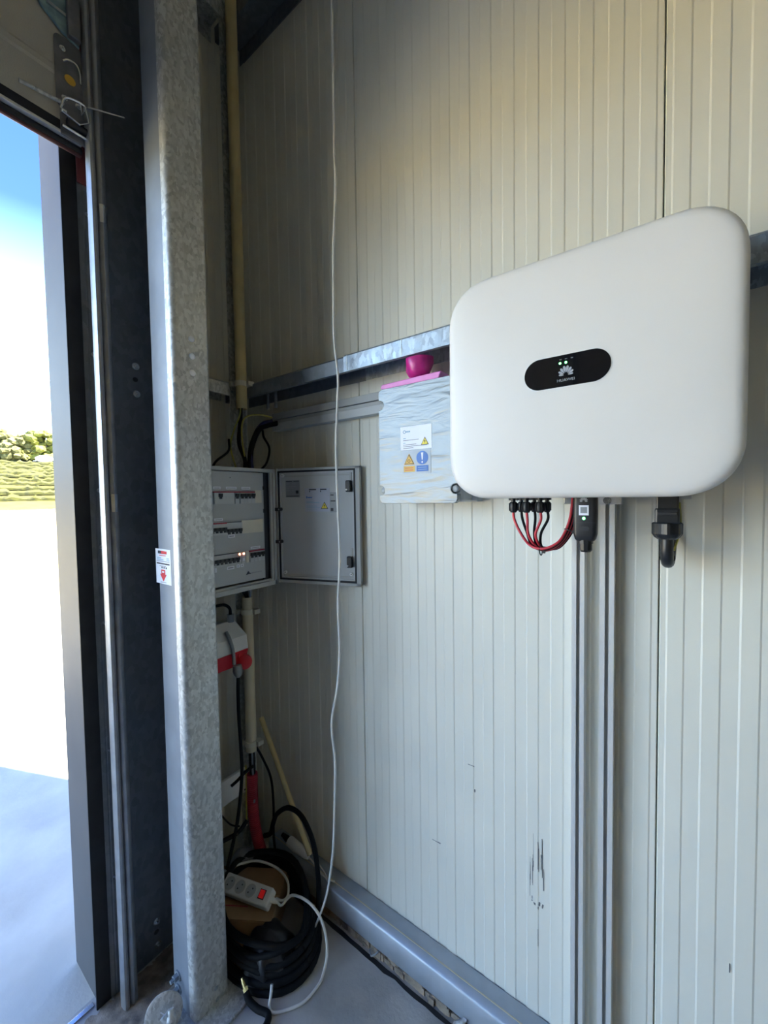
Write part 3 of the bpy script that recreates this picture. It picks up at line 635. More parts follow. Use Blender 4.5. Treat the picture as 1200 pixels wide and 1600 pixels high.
# ------------------------------------------------------------------ junction box
jb = thing('junction_box', 'grey film-wrapped junction box with warning labels left of the inverter', 'junction box', (0.98, -0.06, 1.60))
MB().box(0.858, 1.118, -0.112, -0.003, 1.604, 1.945).build('body', 'jbox', jb, bevel=0.008, segs=3)
MB().box(0.862, 1.135, -0.045, -0.003, 1.602, 1.940).build('back_flange', 'jbox', jb, bevel=0.004)
# lid outline with notches at corners for the screws
def lid_poly(x0, x1, z0, z1):
    n = 0.020; h = 0.014; pts = []
    def notch(sx, sz):
        x = x0 if sx < 0 else x1; z = (z0+0.040) if sz < 0 else (z1-0.048)
        a = [(x, z-h), (x-sx*(n-h), z-h)] + [(x-sx*(n-h)-sx*h*math.sin(math.radians(t)), z-h*math.cos(math.radians(t))) for t in (30, 60, 90, 120, 150)] + [(x-sx*(n-h), z+h), (x, z+h)]
        return a
    pts += [(x0+0.012, z0), (x1-0.012, z0), (x1-0.004, z0+0.004), (x1, z0+0.012)]
    pts += notch(1, -1)+notch(1, 1)
    pts += [(x1, z1-0.012), (x1-0.004, z1-0.004), (x1-0.012, z1), (x0+0.012, z1), (x0+0.004, z1-0.004), (x0, z1-0.012)]
    pts += notch(-1, 1)[::-1]+notch(-1, -1)[::-1]
    pts += [(x0, z0+0.012), (x0+0.004, z0+0.004)]
    return pts
lid = MB().prism(lid_poly(0.850, 1.113, 1.600, 1.949), 'y', -0.132, -0.110).build('lid', 'film', jb, bevel=0.0012, segs=1)
for x, z in ((0.860, 1.901), (0.860, 1.640), (1.103, 1.640), (1.103, 1.901)):
    MB().tube([(x, -0.110, z), (x, -0.124, z), (x, -0.126, z)], [0.0095, 0.0095, 0.007], 16).build('lid_screw', 'cab', jb, smooth=True)
yl = -0.1326
l1 = MB().prism([(0.931, 1.757), (1.036, 1.757), (1.036, 1.826), (0.930, 1.826)], 'y', yl-0.0004, yl+0.0004).build('warning_label', 'paper', jb, label='white label with small yellow triangle')
y2 = yl-0.0006
def tri(cx_, cz_, s_): return [(cx_-s_, cz_-s_*.8), (cx_+s_, cz_-s_*.8), (cx_, cz_+s_*.95)]
MB().prism(tri(1.0135, 1.778, 0.013), 'y', y2-0.0002, y2+0.0002).build('triangle_border', 'ink', l1)
MB().prism(tri(1.0135, 1.7775, 0.0103), 'y', y2-0.0005, y2+0.0001).build('triangle', 'yellow', l1)
MB().prism([(1.0145, 1.785), (1.0105, 1.777), (1.0135, 1.777), (1.0122, 1.7705), (1.0168, 1.7795), (1.0138, 1.7795)], 'y', y2-0.0007, y2).build('bolt_symbol', 'ink', l1)
MB().tube([(0.9445+0.0042*math.cos(2*PI*k/16), y2, 1.8105+0.0042*math.sin(2*PI*k/16)) for k in range(17)], 0.0009, 6).build('round_mark', 'paleblue', l1)
for x0, x1, z in ((0.950, 0.954, 1.8085), (0.955, 0.959, 1.8085), (0.960, 0.964, 1.8085)): mark(l1, x0, x1, z, z+0.004, 'paleblue', y2)
for x0, x1, z, m in ((0.940, 0.949, 1.790, 'paleblue'), (0.940, 0.993, 1.7845, 'greyink'), (0.940, 0.948, 1.777, 'paleblue'), (0.940, 0.985, 1.7715, 'greyink'), (0.940, 1.020, 1.7665, 'greyink'), (0.940, 0.975, 1.7615, 'greyink')): mark(l1, x0, x1, z, z+0.0018, m, y2)
l2 = MB().prism([(0.937, 1.687), (1.032, 1.687), (1.032, 1.7565), (0.936, 1.7565)], 'y', yl-0.0003, yl+0.0004).build('warning_label', 'greylab', jb, label='silver label with orange triangle and blue circle')
MB().prism(tri(0.9600, 1.7285, 0.019), 'y', y2-0.0002, y2+0.0002).build('triangle_rim', 'orange', l2)
MB().prism(tri(0.9600, 1.7283, 0.0165), 'y', y2-0.0004, y2+0.0002).build('triangle_border', 'ink', l2)
MB().prism(tri(0.9600, 1.7278, 0.0138), 'y', y2-0.0006, y2+0.0002).build('triangle', 'orange', l2)
MB().tube([(0.9600+0.0042*math.cos(2*PI*k/16), y2-0.0006, 1.7245+0.0042*math.sin(2*PI*k/16)) for k in range(17)], 0.0007, 6).build('ring_symbol', 'ink', l2)
MB().prism(disc(1.0045, 1.7315, 0.0195, 28), 'y', y2-0.0003, y2+0.0002).build('circle', 'blueink', l2)
MB().prism([(1.0030, 1.7255), (1.0060, 1.7255), (1.0082, 1.7465), (1.0008, 1.7465)], 'y', y2-0.0006, y2).build('exclamation_bar', 'paper', l2)
MB().prism(disc(1.0045, 1.7190, 0.0028, 14), 'y', y2-0.0006, y2).build('exclamation_dot', 'paper', l2)
MB().box(0.941, 0.979, y2-0.0003, y2+0.0002, 1.6925, 1.7095).build('caption_block', 'orange', l2)
MB().box(0.985, 1.024, y2-0.0003, y2+0.0002, 1.6925, 1.7095).build('caption_block', 'blueink', l2)
for z in (1.703, 1.697): mark(l2, 0.946, 0.974, z, z+0.0014, 'redink', y2-0.0003); mark(l2, 0.990, 1.019, z, z+0.0014, 'paleblue', y2-0.0003)
# pink things on top of the box
pt = MB(); 
pt.prism([(0.852, 1.963), (0.862, 1.958), (1.055, 1.958), (1.063, 1.978), (0.858, 1.974)], 'y', -0.125, -0.03)
pt.build('pink_tray', 'pink', bevel=0.003, label='flat pink plastic tray lying on the junction box', cat='tray').location = (0, 0, -0.0125+0.0045)
pb = thing('pink_bowl', 'small magenta plastic bowl sitting on the pink tray', 'bowl', (0.965, -0.075, 1.972))
rgs = []
for z, r, in ((1.975, 0.016), (1.983, 0.027), (2.000, 0.034), (2.020, 0.038), (2.034, 0.037)):
    rgs.append([(0.965+1.15*r*(1+0.10*math.sin(3*a+z*90))*math.cos(a), -0.078+r*(1+0.08*math.cos(4*a+z*60))*math.sin(a), z) for a in [2*PI*k/20 for k in range(20)]])
inner = [[(0.965+(p[0]-0.965)*.93, -0.078+(p[1]+0.078)*.93, p[2]+0.001) for p in q] for q in rgs[::-1][:-1]]
MB().loft(rgs+inner).build('shell', 'magenta', pb, smooth=True)
# cable duct
cdq = thing('cable_duct', 'grey-white plastic cable duct running to the junction box under the girt', 'duct', (0.55, -0.015, 1.90))
MB().box(0.213, 0.858, -0.030, -0.002, 1.915, 1.948).build('trough', 'cab', cdq, bevel=0.001)
MB().box(0.213, 0.858, -0.032, -0.002, 1.951, 1.978).build('cover', 'cab', cdq, bevel=0.0015)
MB().box(0.216, 0.858, -0.034, -0.002, 1.905, 1.935).build('lower_cover', 'jbox', cdq, bevel=0.002)

# ------------------------------------------------------------------ distribution cabinet
cb = thing('distribution_cabinet', 'grey electrical cabinet with its door swung open in the corner', 'cabinet', (0.25, -0.285, 1.292))
CY0, CY1, CZ0, CZ1, CX0, CX1 = -0.428, -0.142, 1.292, 1.730, 0.150, 0.360
b_ = MB(); t_ = 0.004
b_.box(CX0, CX0+t_, CY0, CY1, CZ0, CZ1).box(CX0, CX1, CY0, CY0+t_, CZ0, CZ1).box(CX0, CX1, CY1-t_, CY1, CZ0, CZ1).box(CX0, CX1, CY0, CY1, CZ0, CZ0+t_).box(CX0, CX1, CY0, CY1, CZ1-t_, CZ1)
b_.build('body', 'cab', cb)
rim = MB()
rim.box(CX1-0.006, CX1+0.001, CY0, CY1, CZ1-0.012, CZ1+0.001).box(CX1-0.006, CX1+0.001, CY0, CY1, CZ0-0.001, CZ0+0.016).box(CX1-0.006, CX1+0.001, CY1-0.010, CY1+0.001, CZ0, CZ1).box(CX1-0.006, CX1+0.001, CY0, CY0+0.01, CZ0, CZ1)
rim.build('rim', 'cab', cb, bevel=0.001)
rim2 = MB(); rim2.box(CX1-0.014, CX1-0.004, -0.1625, -0.152, CZ0+0.016, CZ1-0.012).box(CX1-0.016, CX1-0.006, CY0+.004, -0.152, CZ0+0.014, CZ0+0.024)
rim2.build('inner_lip', 'cab', cb, bevel=0.001)
MB().box(0.330, 0.338, -0.186, -0.150, 1.31, 1.718).build('side_recess', 'ink', cb)
cvp = MB().box(0.342, 0.348, -0.420, -0.187, 1.322, 1.7165).build('cover_plate', 'cabp', cb, bevel=0.0012)
for z in (1.5747, 1.66): MB().box(0.343, 0.351, -0.190, -0.182, z-0.007, z+0.007).build('plate_catch', 'black', cvp)
MB().prism(disc(-0.324, 1.695, 0.0018, 8), 'x', 0.348, 0.3486).build('plate_screw', 'ink', cvp)
# breakers
bme = None
brk_proto = MB().box(0, 0.006, -0.0075, 0.0075, -0.020, 0.020)
tog_proto = MB(); tog_proto.box(0.006, 0.0075, -0.0075, 0.0075, -0.003, 0.009); tog_proto.box(0.006, 0.012, -0.0052, 0.0052, 0.002, 0.0085); tog_proto.box(0.0055, 0.0085, -0.0045, 0.0045, -0.009, -0.002)
rows = (
    (1.6245, (-0.380, -0.365, -0.350, -0.335, -0.320, -0.302, -0.2815, -0.266, -0.2505, -0.235), (-0.365, -0.302, -0.2815, -0.266, -0.2505, -0.235)),
    (1.519, (-0.3975, -0.3825, -0.3675, -0.3525, -0.3375, -0.3225, -0.308, -0.293), (-0.3975, -0.3825, -0.3675, -0.3525)),
    (1.411, (-0.398, -0.383, -0.368, -0.3525, -0.337, -0.3215, -0.306), (-0.398, -0.383, -0.368, -0.3525, -0.337, -0.3215, -0.306)),
    (1.411, (-0.2475, -0.2315, -0.2155, -0.200), (-0.2475, -0.2315, -0.2155, -0.200)))
bm_mesh = None; tg_mesh = None
for ri, (z, ys, tog) in enumerate(rows):
    for y in ys:
        if bm_mesh is None:
            o = brk_proto.build('breaker', 'brk', cvp, loc=(0.348, y, z)); bm_mesh = o.data
        else: o = link('breaker', bm_mesh, None, cvp, loc=(0.348, y, z))
        dz = 0.006 if ri == 0 else (0.004 if ri == 3 else -0.004)
        if ri == 1 and y > -0.35: dz = -0.011
        if y in tog or ri == 1:
            if tg_mesh is None:
                q = tog_proto.build('toggle', 'black', cvp, loc=(0.348, y, z+dz)); tg_mesh = q.data
            else: q = link('toggle', tg_mesh, None, cvp, loc=(0.348, y, z+dz))
def plate(name, y0, y1, z0, z1, m, x=0.348, h=0.0015): return MB().box(x, x+h, y0, y1, z0, z1).build(name, m, cvp)
plate('red_line', -0.390, -0.228, 1.6425, 1.6465, 'redpipe', h=0.0068)
plate('red_line', -0.405, -0.345, 1.5365, 1.5405, 'redpipe', h=0.0068)
plate('dark_line', -0.345, -0.2885, 1.5385, 1.5405, 'ink', h=0.0068)
plate('dark_line', -0.405, -0.299, 1.4305, 1.4325, 'ink', h=0.0068)
plate('red_line', -0.257, -0.193, 1.4285, 1.4325, 'redpipe', h=0.0068)
plate('blank_cover', -0.2265, -0.198, 1.605, 1.651, 'blank', h=0.003)
plate('blank_cover', -0.2845, -0.195, 1.497, 1.5435, 'blank', h=0.003)
plate('blank_cover', -0.2715, -0.2605, 1.391, 1.433, 'blank', h=0.004)
for y0, y1, z0, z1 in ((-0.388, -0.361, 1.654, 1.663), (-0.342, -0.300, 1.654, 1.663), (-0.281, -0.244, 1.654, 1.663), (-0.388, -0.356, 1.547, 1.556), (-0.338, -0.312, 1.486, 1.4965), (-0.346, -0.318, 1.376, 1.387), (-0.309, -0.2965, 1.378, 1.389), (-0.2925, -0.280, 1.378, 1.389), (-0.392, -0.384, 1.374, 1.389), (-0.249, -0.208, 1.4365, 1.4455)):
    l_ = plate('name_strip', y0, y1, z0, z1, 'paper', h=0.0008)
    MB().box(0.3487, 0.3490, y0+0.004, y1-0.004, z0+0.0035, z1-0.0035).build('print', 'greyink', l_)
for y in (-0.2997, -0.283):
    m_ = plate('lamp_module', y-0.0075, y+0.0075, 1.391, 1.431, 'brk', h=0.006)
    MB().prism(disc(y, 1.4255, 0.0036, 12), 'x', 0.354, 0.3562).build('indicator_lamp', 'redled', m_, label='glowing orange lamp')
    MB().box(0.354, 0.3545, y-0.004, y+0.004, 1.400, 1.410).build('print', 'paper', m_)
MB().prism([(-0.272, 1.3455), (-0.262, 1.3595), (-0.2555, 1.3515), (-0.248, 1.3500), (-0.252, 1.3475), (-0.262, 1.3475)], 'x', 0.348, 0.3484).build('maker_mark', 'ink', cvp)
for k in range(8): MB().box(0.348, 0.3484, -0.247+0.0055*k, -0.2435+0.0055*k, 1.3475, 1.3520).build('maker_letter', 'greyink', cvp)
# open door, hinged at the corner side
ang = math.atan2(0.105, 0.314)
HX, HY = 0.364, -0.139
drr = MB(); DW = 0.337; z0, z1 = 1.297, 1.733
def LB(mb_, name, m, parent, **kw): return mb_.build(name, m, parent, loc=(HX, HY, 0), rot=(0, 0, ang), **kw)
drr.box(0, DW, 0.026, 0.029, z0, z1).box(0, 0.004, 0, 0.029, z0, z1).box(DW-0.016, DW, 0.004, 0.029, z0, z1).box(0, DW, 0.004, 0.029, z0, z0+0.010).box(0, DW, 0.004, 0.029, z1-0.008, z1)
dr = LB(drr, 'door', 'cab', cb)
dr.location = (HX, HY, 0)
LB(MB().box(0.006, 0.318, 0.012, 0.026, z0+0.012, z1-0.010), 'inner_panel', 'cabp', dr)
fr = MB(); fr.box(0.0105, 0.0155, 0.006, 0.013, z0+0.018, z1-0.016).box(0.309, 0.3145, 0.006, 0.013, z0+0.018, z1-0.016).box(0.0105, 0.3145, 0.006, 0.013, z0+0.018, z0+0.023).box(0.0105, 0.3145, 0.006, 0.013, z1-0.021, z1-0.016)
LB(fr, 'inner_rim', 'brk', dr)
fr = MB(); fr.box(0.016, 0.308, 0.010, 0.013, z0+0.029, z0+0.034).box(0.016, 0.308, 0.010, 0.013, z1-0.032, z1-0.027); LB(fr, 'stiffener', 'cab', dr)
gk = MB(); gk.box(0.004, 0.0085, 0.003, 0.014, z0+0.012, z1-0.010).box(0.3155, 0.322, 0.003, 0.014, z0+0.012, z1-0.010).box(0.004, 0.322, 0.003, 0.014, z0+0.011, z0+0.0165).box(0.004, 0.322, 0.003, 0.014, z1-0.0145, z1-0.009)
LB(gk, 'gasket', 'rubber', dr)
for z in (1.66, 1.385):
    lk = LB(MB().box(0.287, 0.308, -0.008, 0.012, z-0.020, z+0.022), 'lock', 'black', dr, bevel=0.004)
    LB(MB().tube([(0.292, -0.0105, z-0.012), (0.292, -0.006, z-0.012)], 0.003, 10), 'lock_pin', 'white', lk)
    LB(MB().box(0.299, 0.307, 0.006, 0.012, z+0.022, z+0.05), 'lock_rod', 'cab', lk)
for z in (1.5785, 1.4545):
    hg = LB(MB().box(-0.006, 0.010, -0.006, 0.012, z-0.006, z+0.006).tube([(0.012, -0.006, z), (0.012, 0.010, z)], 0.0075, 14), 'hinge', 'black', dr)
    LB(MB().tube([(0.012, -0.0075, z), (0.012, -0.0055, z)], 0.003, 10), 'hinge_pin', 'greylab', hg)
for x, z in ((0.0235, 1.706), (0.027, 1.336), (0.300, 1.340)):
    LB(MB().tube([(x, 0.004, z), (x, 0.012, z)], 0.006, 12), 'corner_boss', 'white', dr); LB(MB().tube([(x, 0.003, z), (x, 0.005, z)], 0.002, 8), 'boss_hole', 'ink', dr)
la = LB(MB().box(0.115, 0.2175, 0.0112, 0.0121, 1.569, 1.657), 'paper_label', 'dpaper', dr, label='pale blue-white paper label with yellow triangle')
def LM(p, x0, x1, za, zb, m): return LB(MB().box(x0, x1, 0.0105, 0.0113, za, zb), 'print', m, p)
for x0, x1, za, zb, m in ((0.133, 0.162, 1.6495, 1.6535, 'ink'), (0.179, 0.2045, 1.6495, 1.6535, 'ink'), (0.134, 0.137, 1.642, 1.6475, 'ink'), (0.179, 0.182, 1.642, 1.6475, 'ink'), (0.121, 0.125, 1.619, 1.627, 'blueink'), (0.127, 0.145, 1.620, 1.624, 'blueink'), (0.121, 0.175, 1.602, 1.604, 'paleblue'), (0.121, 0.150, 1.607, 1.6085, 'paleblue'), (0.121, 0.165, 1.589, 1.5905, 'paleblue'), (0.121, 0.178, 1.5835, 1.585, 'paleblue'), (0.121, 0.165, 1.577, 1.578, 'paleblue')): LM(la, x0, x1, za, zb, m)
LB(MB().prism(tri(0.1955, 1.591, 0.0145), 'y', 0.0103, 0.0113), 'triangle_border', 'ink', la)
LB(MB().prism(tri(0.1955, 1.5905, 0.0115), 'y', 0.0099, 0.0105), 'triangle', 'yellow', la)
LB(MB().prism([(0.1965, 1.599), (0.1925, 1.590), (0.1955, 1.590), (0.1942, 1.5825), (0.1988, 1.5925), (0.1958, 1.5925)], 'y', 0.0096, 0.0100), 'bolt_symbol', 'ink', la)
lc = LB(MB().box(0.0335, 0.0935, 0.0113, 0.0121, 1.6235, 1.688), 'rating_label', 'greylab', dr, label='silver rating label')
for x0, x1, za, m in ((0.036, 0.062, 1.683, 'ink'), (0.068, 0.090, 1.683, 'ink'), (0.036, 0.050, 1.674, 'greyink'), (0.062, 0.078, 1.674, 'greyink'), (0.036, 0.080, 1.664, 'greyink'), (0.036, 0.070, 1.658, 'greyink'), (0.036, 0.052, 1.648, 'greyink'), (0.060, 0.068, 1.648, 'greyink'), (0.036, 0.090, 1.627, 'ink')): LM(lc, x0, x1, za, za+0.0025, m)
LM(lc, 0.077, 0.088, 1.638, 1.649, 'ink')
ld = LB(MB().box(0.2185, 0.245, 0.0113, 0.0121, 1.566, 1.640), 'rating_label', 'greylab', dr, label='narrow silver label')
for za, x1 in ((1.628, 0.233), (1.606, 0.240)): LM(ld, 0.2205, x1, za, za+0.004, 'ink')
LM(ld, 0.2205, 0.231, 1.571, 1.582, 'ink')

# ------------------------------------------------------------------ conduits, clips, wires in the corner
AX, AY = 0.152, -0.126
def conduit(z0, z1, m, clips, label):
    t = thing('conduit', label, 'conduit', (AX, AY, z0))
    n = 26; AXo = AX+0.018; AYo = AY-0.02
    ro = 0.0215; ri = 0.0185
    def rg_(r, z): return [(AXo+r*math.cos(2*PI*k/n), AYo+r*math.sin(2*PI*k/n), z) for k in range(n)]
    MB().loft([rg_(ri, z0+0.02), rg_(ri, z0), rg_(ro, z0), rg_(ro, z1), rg_(ri, z1), rg_(ri, z1-0.02)], False, False).build('pipe', m, t, smooth=True)
    for z in clips:
        c_ = MB(); c_.loft([rg_(0.0222, z-0.010), rg_(0.026, z-0.010), rg_(0.026, z+0.010), rg_(0.0222, z+0.010)], False, False)
        c_.box(AXo-0.034, AXo-0.02, AYo-0.034, AYo-0.020, z-0.009, z+0.009).box(AXo+0.012, AXo+0.040, AYo+0.006, AYo+0.032, z-0.009, z+0.009)
        c_.build('pipe_clip', 'clip', t)
    return t
conduit(1.985, 5.15, 'conduit', (2.085,), 'tall yellowed conduit rising from above the cabinet to the roof')
conduit(0.565, 1.215, 'conduitp', (1.155, 0.600), 'short ivory conduit below the cabinet')
def cable(name, pts, r, m, label, cat='cable', k=7, n=8): return MB().tube(spl(pts, k), r, n).build(name, m, smooth=True, label=label, cat=cat)
cxo, cyo = AX+0.018, AY-0.02
cable('black_cable', [(cxo-0.006, cyo, 2.03), (cxo-0.006, cyo-0.004, 1.95), (cxo-0.012, cyo-0.01, 1.85), (0.20, -0.16, 1.78), (0.22, -0.175, 1.725)], 0.008, 'hose', 'thick black cable dropping from tall conduit into the cabinet')
cable('earth_wire', [(cxo+0.004, cyo-0.008, 2.02), (cxo+0.002, cyo-0.012, 1.96), (cxo-0.012, cyo-0.03, 1.90), (cxo-0.018, cyo-0.045, 1.83), (0.20, -0.195, 1.725)], 0.0032, 'earth', 'thin yellow-green wire from conduit into the cabinet top, left one')
cable('earth_wire', [(0.245, -0.055, 1.955), (0.215, -0.09, 1.965), (cxo+0.02, cyo+0.01, 1.955), (cxo+0.012, cyo-0.01, 1.92), (cxo+0.02, cyo-0.015, 1.84), (0.215, -0.158, 1.725)], 0.0032, 'earth', 'thin yellow-green wire from the duct end into the cabinet')
cable('black_cable', [(0.25, -0.03, 1.935), (0.215, -0.06, 1.925), (0.21, -0.10, 1.90), (0.215, -0.14, 1.82), (0.225, -0.155, 1.725)], 0.011, 'hose', 'thick black cable from duct end into the cabinet')
cable('blue_cable', [(0.235, -0.045, 1.945), (0.21, -0.08, 1.93), (0.205, -0.115, 1.88), (0.22, -0.145, 1.80), (0.235, -0.150, 1.725)], 0.007, 'bluewire', 'dark blue cable beside the thick black one above the cabinet')
cable('black_cable', [(0.22, -0.085, 1.90), (0.245, -0.10, 1.87), (0.285, -0.105, 1.82), (0.29, -0.125, 1.76), (0.27, -0.150, 1.725)], 0.0045, 'hose', 'thin black cable looping right above the cabinet')
cable('black_cable', [(cxo-0.02, cyo-0.05, 1.86), (0.165, -0.21, 1.81), (0.175, -0.27, 1.765), (0.19, -0.30, 1.725)], 0.0045, 'hose', 'thin black cable slanting left above the cabinet')
# below the cabinet
cable('black_cable', [(0.21, -0.175, 1.295), (cxo+0.005, cyo-0.01, 1.25), (cxo+0.002, cyo, 1.19)], 0.008, 'hose', 'black cable entering the ivory conduit below the cabinet, right one')
cable('black_cable', [(0.20, -0.235, 1.295), (0.185, -0.19, 1.26), (cxo-0.006, cyo-0.002, 1.22), (cxo-0.006, cyo, 1.19)], 0.006, 'hose', 'black cable entering the ivory conduit below the cabinet, left one')
cable('grey_cable', [(0.225, -0.155, 1.295), (0.195, -0.148, 1.25), (cxo+0.010, cyo+0.006, 1.19)], 0.005, 'greylab', 'pale grey cable entering the ivory conduit below the cabinet')
cable('black_cable', [(cxo, cyo, 0.59), (cxo, cyo, 0.50), (cxo+0.002, cyo+0.004, 0.42)], 0.012, 'hose', 'thick black cable between the ivory conduit and the red pipe')
cable('grey_cable', [(cxo+0.012, cyo-0.006, 0.59), (cxo+0.012, cyo-0.006, 0.50), (cxo+0.008, cyo, 0.42)], 0.004, 'greylab', 'thin grey cable between the ivory conduit and the red pipe')
cable('black_cable', [(cxo+0.010, cyo+0.010, 0.585), (0.195, -0.115, 0.53), (0.225, -0.095, 0.44), (0.235, -0.092, 0.33), (0.235, -0.095, 0.2), (0.25, -0.10, 0.13)], 0.005, 'hose', 'thin black cable hanging right of the red pipe')
rp_ = thing('red_conduit', 'dark red corrugated flexible pipe curving down behind the cardboard', 'pipe', (0.17, -0.12, 0.0))
pp_ = spl([(cxo, cyo, 0.465), (cxo-0.002, cyo, 0.36), (cxo, cyo+0.004, 0.25), (cxo+0.012, cyo+0.016, 0.15), (cxo+0.035, cyo+0.030, 0.065), (cxo+0.06, cyo+0.044, 0.006)], 24)
MB().tube(pp_, [0.0225 if i % 2 else 0.0205 for i in range(len(pp_))], 16).build('corrugated_tube', 'redpipe', rp_, smooth=True)
MB().box(cxo+0.0205, cxo+0.023, cyo-0.012, cyo-0.004, 0.352, 0.366).build('stamp', 'greylab', rp_)
# CEE socket outlet below the cabinet
so = thing('socket_outlet', 'white and red three-phase socket outlet with hanging red cap below the cabinet', 'socket', (0.16, -0.25, 0.96))
MB().loft([[(0.124, -0.315, 1.02), (0.124, -0.178, 1.02), (0.215, -0.178, 1.02), (0.215, -0.315, 1.02)], [(0.124, -0.315, 1.075), (0.124, -0.178, 1.075), (0.208, -0.178, 1.075), (0.208, -0.315, 1.075)], [(0.124, -0.300, 1.135), (0.124, -0.205, 1.135), (0.165, -0.205, 1.135), (0.165, -0.300, 1.135)]]).build('housing', 'white', so, bevel=0.004)
MB().loft([[(0.124, -0.312, 0.958), (0.124, -0.185, 0.958), (0.200, -0.185, 0.958), (0.200, -0.312, 0.958)], [(0.124, -0.315, 1.02), (0.124, -0.178, 1.02), (0.216, -0.178, 1.02), (0.216, -0.315, 1.02)]]).build('red_base', 'red', so, bevel=0.003)
MB().box(0.198, 0.2165, -0.225, -0.186, 0.985, 1.012).build('rocker', 'red', so, bevel=0.002)
MB().cyl((0.165, -0.222, 1.130), (0.165, -0.222, 1.160), 0.014, 8).build('gland', 'greylab', so)
cpd = Vector((0.75, -0.55, 0.1)).normalized(); c0 = Vector((0.225, -0.205, 0.975))
MB().tube([c0-cpd*0.012, c0-cpd*0.010, c0+cpd*0.004, c0+cpd*0.008], [0.020, 0.029, 0.029, 0.024], 22).build('cap', 'red', so, smooth=True, label='round red cap')
# schuko plug pushed in the socket with black cable
pg = thing('plug', 'grey power plug hanging at the red socket with black cable', 'plug', (0.235, -0.25, 0.93))
MB().tube(spl([(0.195, -0.262, 1.105), (0.215, -0.262, 1.085), (0.228, -0.258, 1.05), (0.232, -0.256, 1.015), (0.232, -0.255, 0.985)]), 0.007, 10).build('lever', 'greylab', pg, smooth=True)
MB().tube([(0.228, -0.240, 0.975), (0.232, -0.240, 0.955), (0.233, -0.240, 0.940), (0.233, -0.240, 0.930)], [0.016, 0.019, 0.015, 0.008], 16).build('plug_head', 'greylab', pg, smooth=True)
MB().tube(spl([(0.233, -0.240, 0.935), (0.232, -0.242, 0.86), (0.230, -0.240, 0.76), (0.225, -0.232, 0.65), (0.222, -0.228, 0.55), (0.220, -0.236, 0.45), (0.212, -0.250, 0.34), (0.200, -0.270, 0.24), (0.19, -0.285, 0.17)], 8), 0.0065, 10).build('cord', 'hose', pg, smooth=True)
cable('black_cable', [(0.165, -0.222, 1.158), (0.165, -0.225, 1.185), (0.17, -0.25, 1.205), (0.18, -0.29, 1.212), (0.18, -0.34, 1.215)], 0.006, 'hose', 'black cable arching left out of the socket outlet top')
cable('black_cable', [(0.20, -0.42, 1.262), (0.22, -0.36, 1.257), (0.22, -0.31, 1.268), (0.21, -0.28, 1.296)], 0.009, 'hose', 'black cable sagging right under the cabinet bottom')
cable('black_cable', [(0.235, -0.185, 0.545), (0.215, -0.21, 0.525), (0.20, -0.235, 0.50), (0.195, -0.26, 0.49)], 0.006, 'hose', 'short black cable crossing above the white plate')
cable('black_cable', [(0.17, -0.40, 0.30), (0.18, -0.30, 0.285), (0.20, -0.24, 0.29), (0.205, -0.20, 0.315)], 0.008, 'hose', 'black cable crossing below the white plate')
cable('black_cable', [(0.16, -0.285, 0.375), (0.165, -0.27, 0.345), (0.175, -0.25, 0.315), (0.19, -0.225, 0.30)], 0.003, 'hose', 'thin black cable curling under the white plate')
wp = thing('wall_plate', 'white rectangular plate with screws low behind the column', 'plate', (0.14, -0.24, 0.38))
MB().box(0.126, 0.140, -0.330, -0.156, 0.381, 0.483).build('plate', 'white', wp, bevel=0.002)
for z in (0.472, 0.392): MB().prism(disc(-0.163, z, 0.0035, 10), 'x', 0.140, 0.1412).build('screw', 'ink', wp)
cable('earth_wire', [(0.15, -0.162, 0.50), (0.152, -0.163, 0.42), (0.15, -0.164, 0.33), (0.15, -0.166, 0.262)], 0.0035, 'earth', 'straight yellow wire hanging beside the red pipe')
MB().tube([(0.15, -0.166, 0.265), (0.15, -0.166, 0.245)], [0.004, 0.006], 8).build('wire_lug', 'chrome', label='small metal lug at the end of the yellow wire', cat='lug')
# leaning pole
MB().tube([(0.150, -0.080, 0.668), (0.448, -0.088, 0.215)], 0.0105, 14).build('pole', 'stick', smooth=True, label='straw-coloured thin pole leaning in the corner', cat='pole')
# white coupling plug on the rail
cpq = thing('cable_coupling', 'white cable coupling lying on the base rail by the pole', 'coupling', (0.34, -0.05, 0.125))
d_ = Vector((0.118, 0.006, -0.022)).normalized(); q0 = Vector((0.285, -0.055, 0.165))
MB().tube([q0, q0+d_*0.006, q0+d_*0.06, q0+d_*0.075, q0+d_*0.10, q0+d_*0.115], [0.016, 0.020, 0.020, 0.016, 0.013, 0.007], 16).build('body', 'white', cpq, smooth=True)
for k in range(3): a_ = q0-d_*(0.008+0.012*k); MB().tube([a_, a_-d_*0.009], 0.012-0.002*k, 12).build('strain_relief', 'rubber', cpq)
cable('white_cable', [q0+d_*0.112, Vector((0.42, -0.05, 0.145)), Vector((0.47, -0.06, 0.135)), Vector((0.52, -0.062, 0.136)), Vector((0.545, -0.052, 0.131))], 0.0032, 'whitec', 'thin white cable from the coupling along the base rail')
cable('white_cable', [(0.435, -0.055, 0.185), (0.47, -0.06, 0.165), (0.50, -0.058, 0.145), (0.53, -0.068, 0.131), (0.505, -0.06, 0.129)], 0.0025, 'whitec', 'thin white loop of wire on the base rail', k=8)
# black cable loop standing up in front of the coupling
cable('black_cable', [(0.18, -0.10, 0.165), (0.215, -0.095, 0.19), (0.232, -0.092, 0.245), (0.264, -0.095, 0.30), (0.338, -0.10, 0.362), (0.414, -0.102, 0.370), (0.475, -0.105, 0.320), (0.508, -0.11, 0.24), (0.527, -0.12, 0.13), (0.53, -0.14, 0.04)], 0.0095, 'hose', 'thick black cable arching over the white coupling', k=8, n=10)
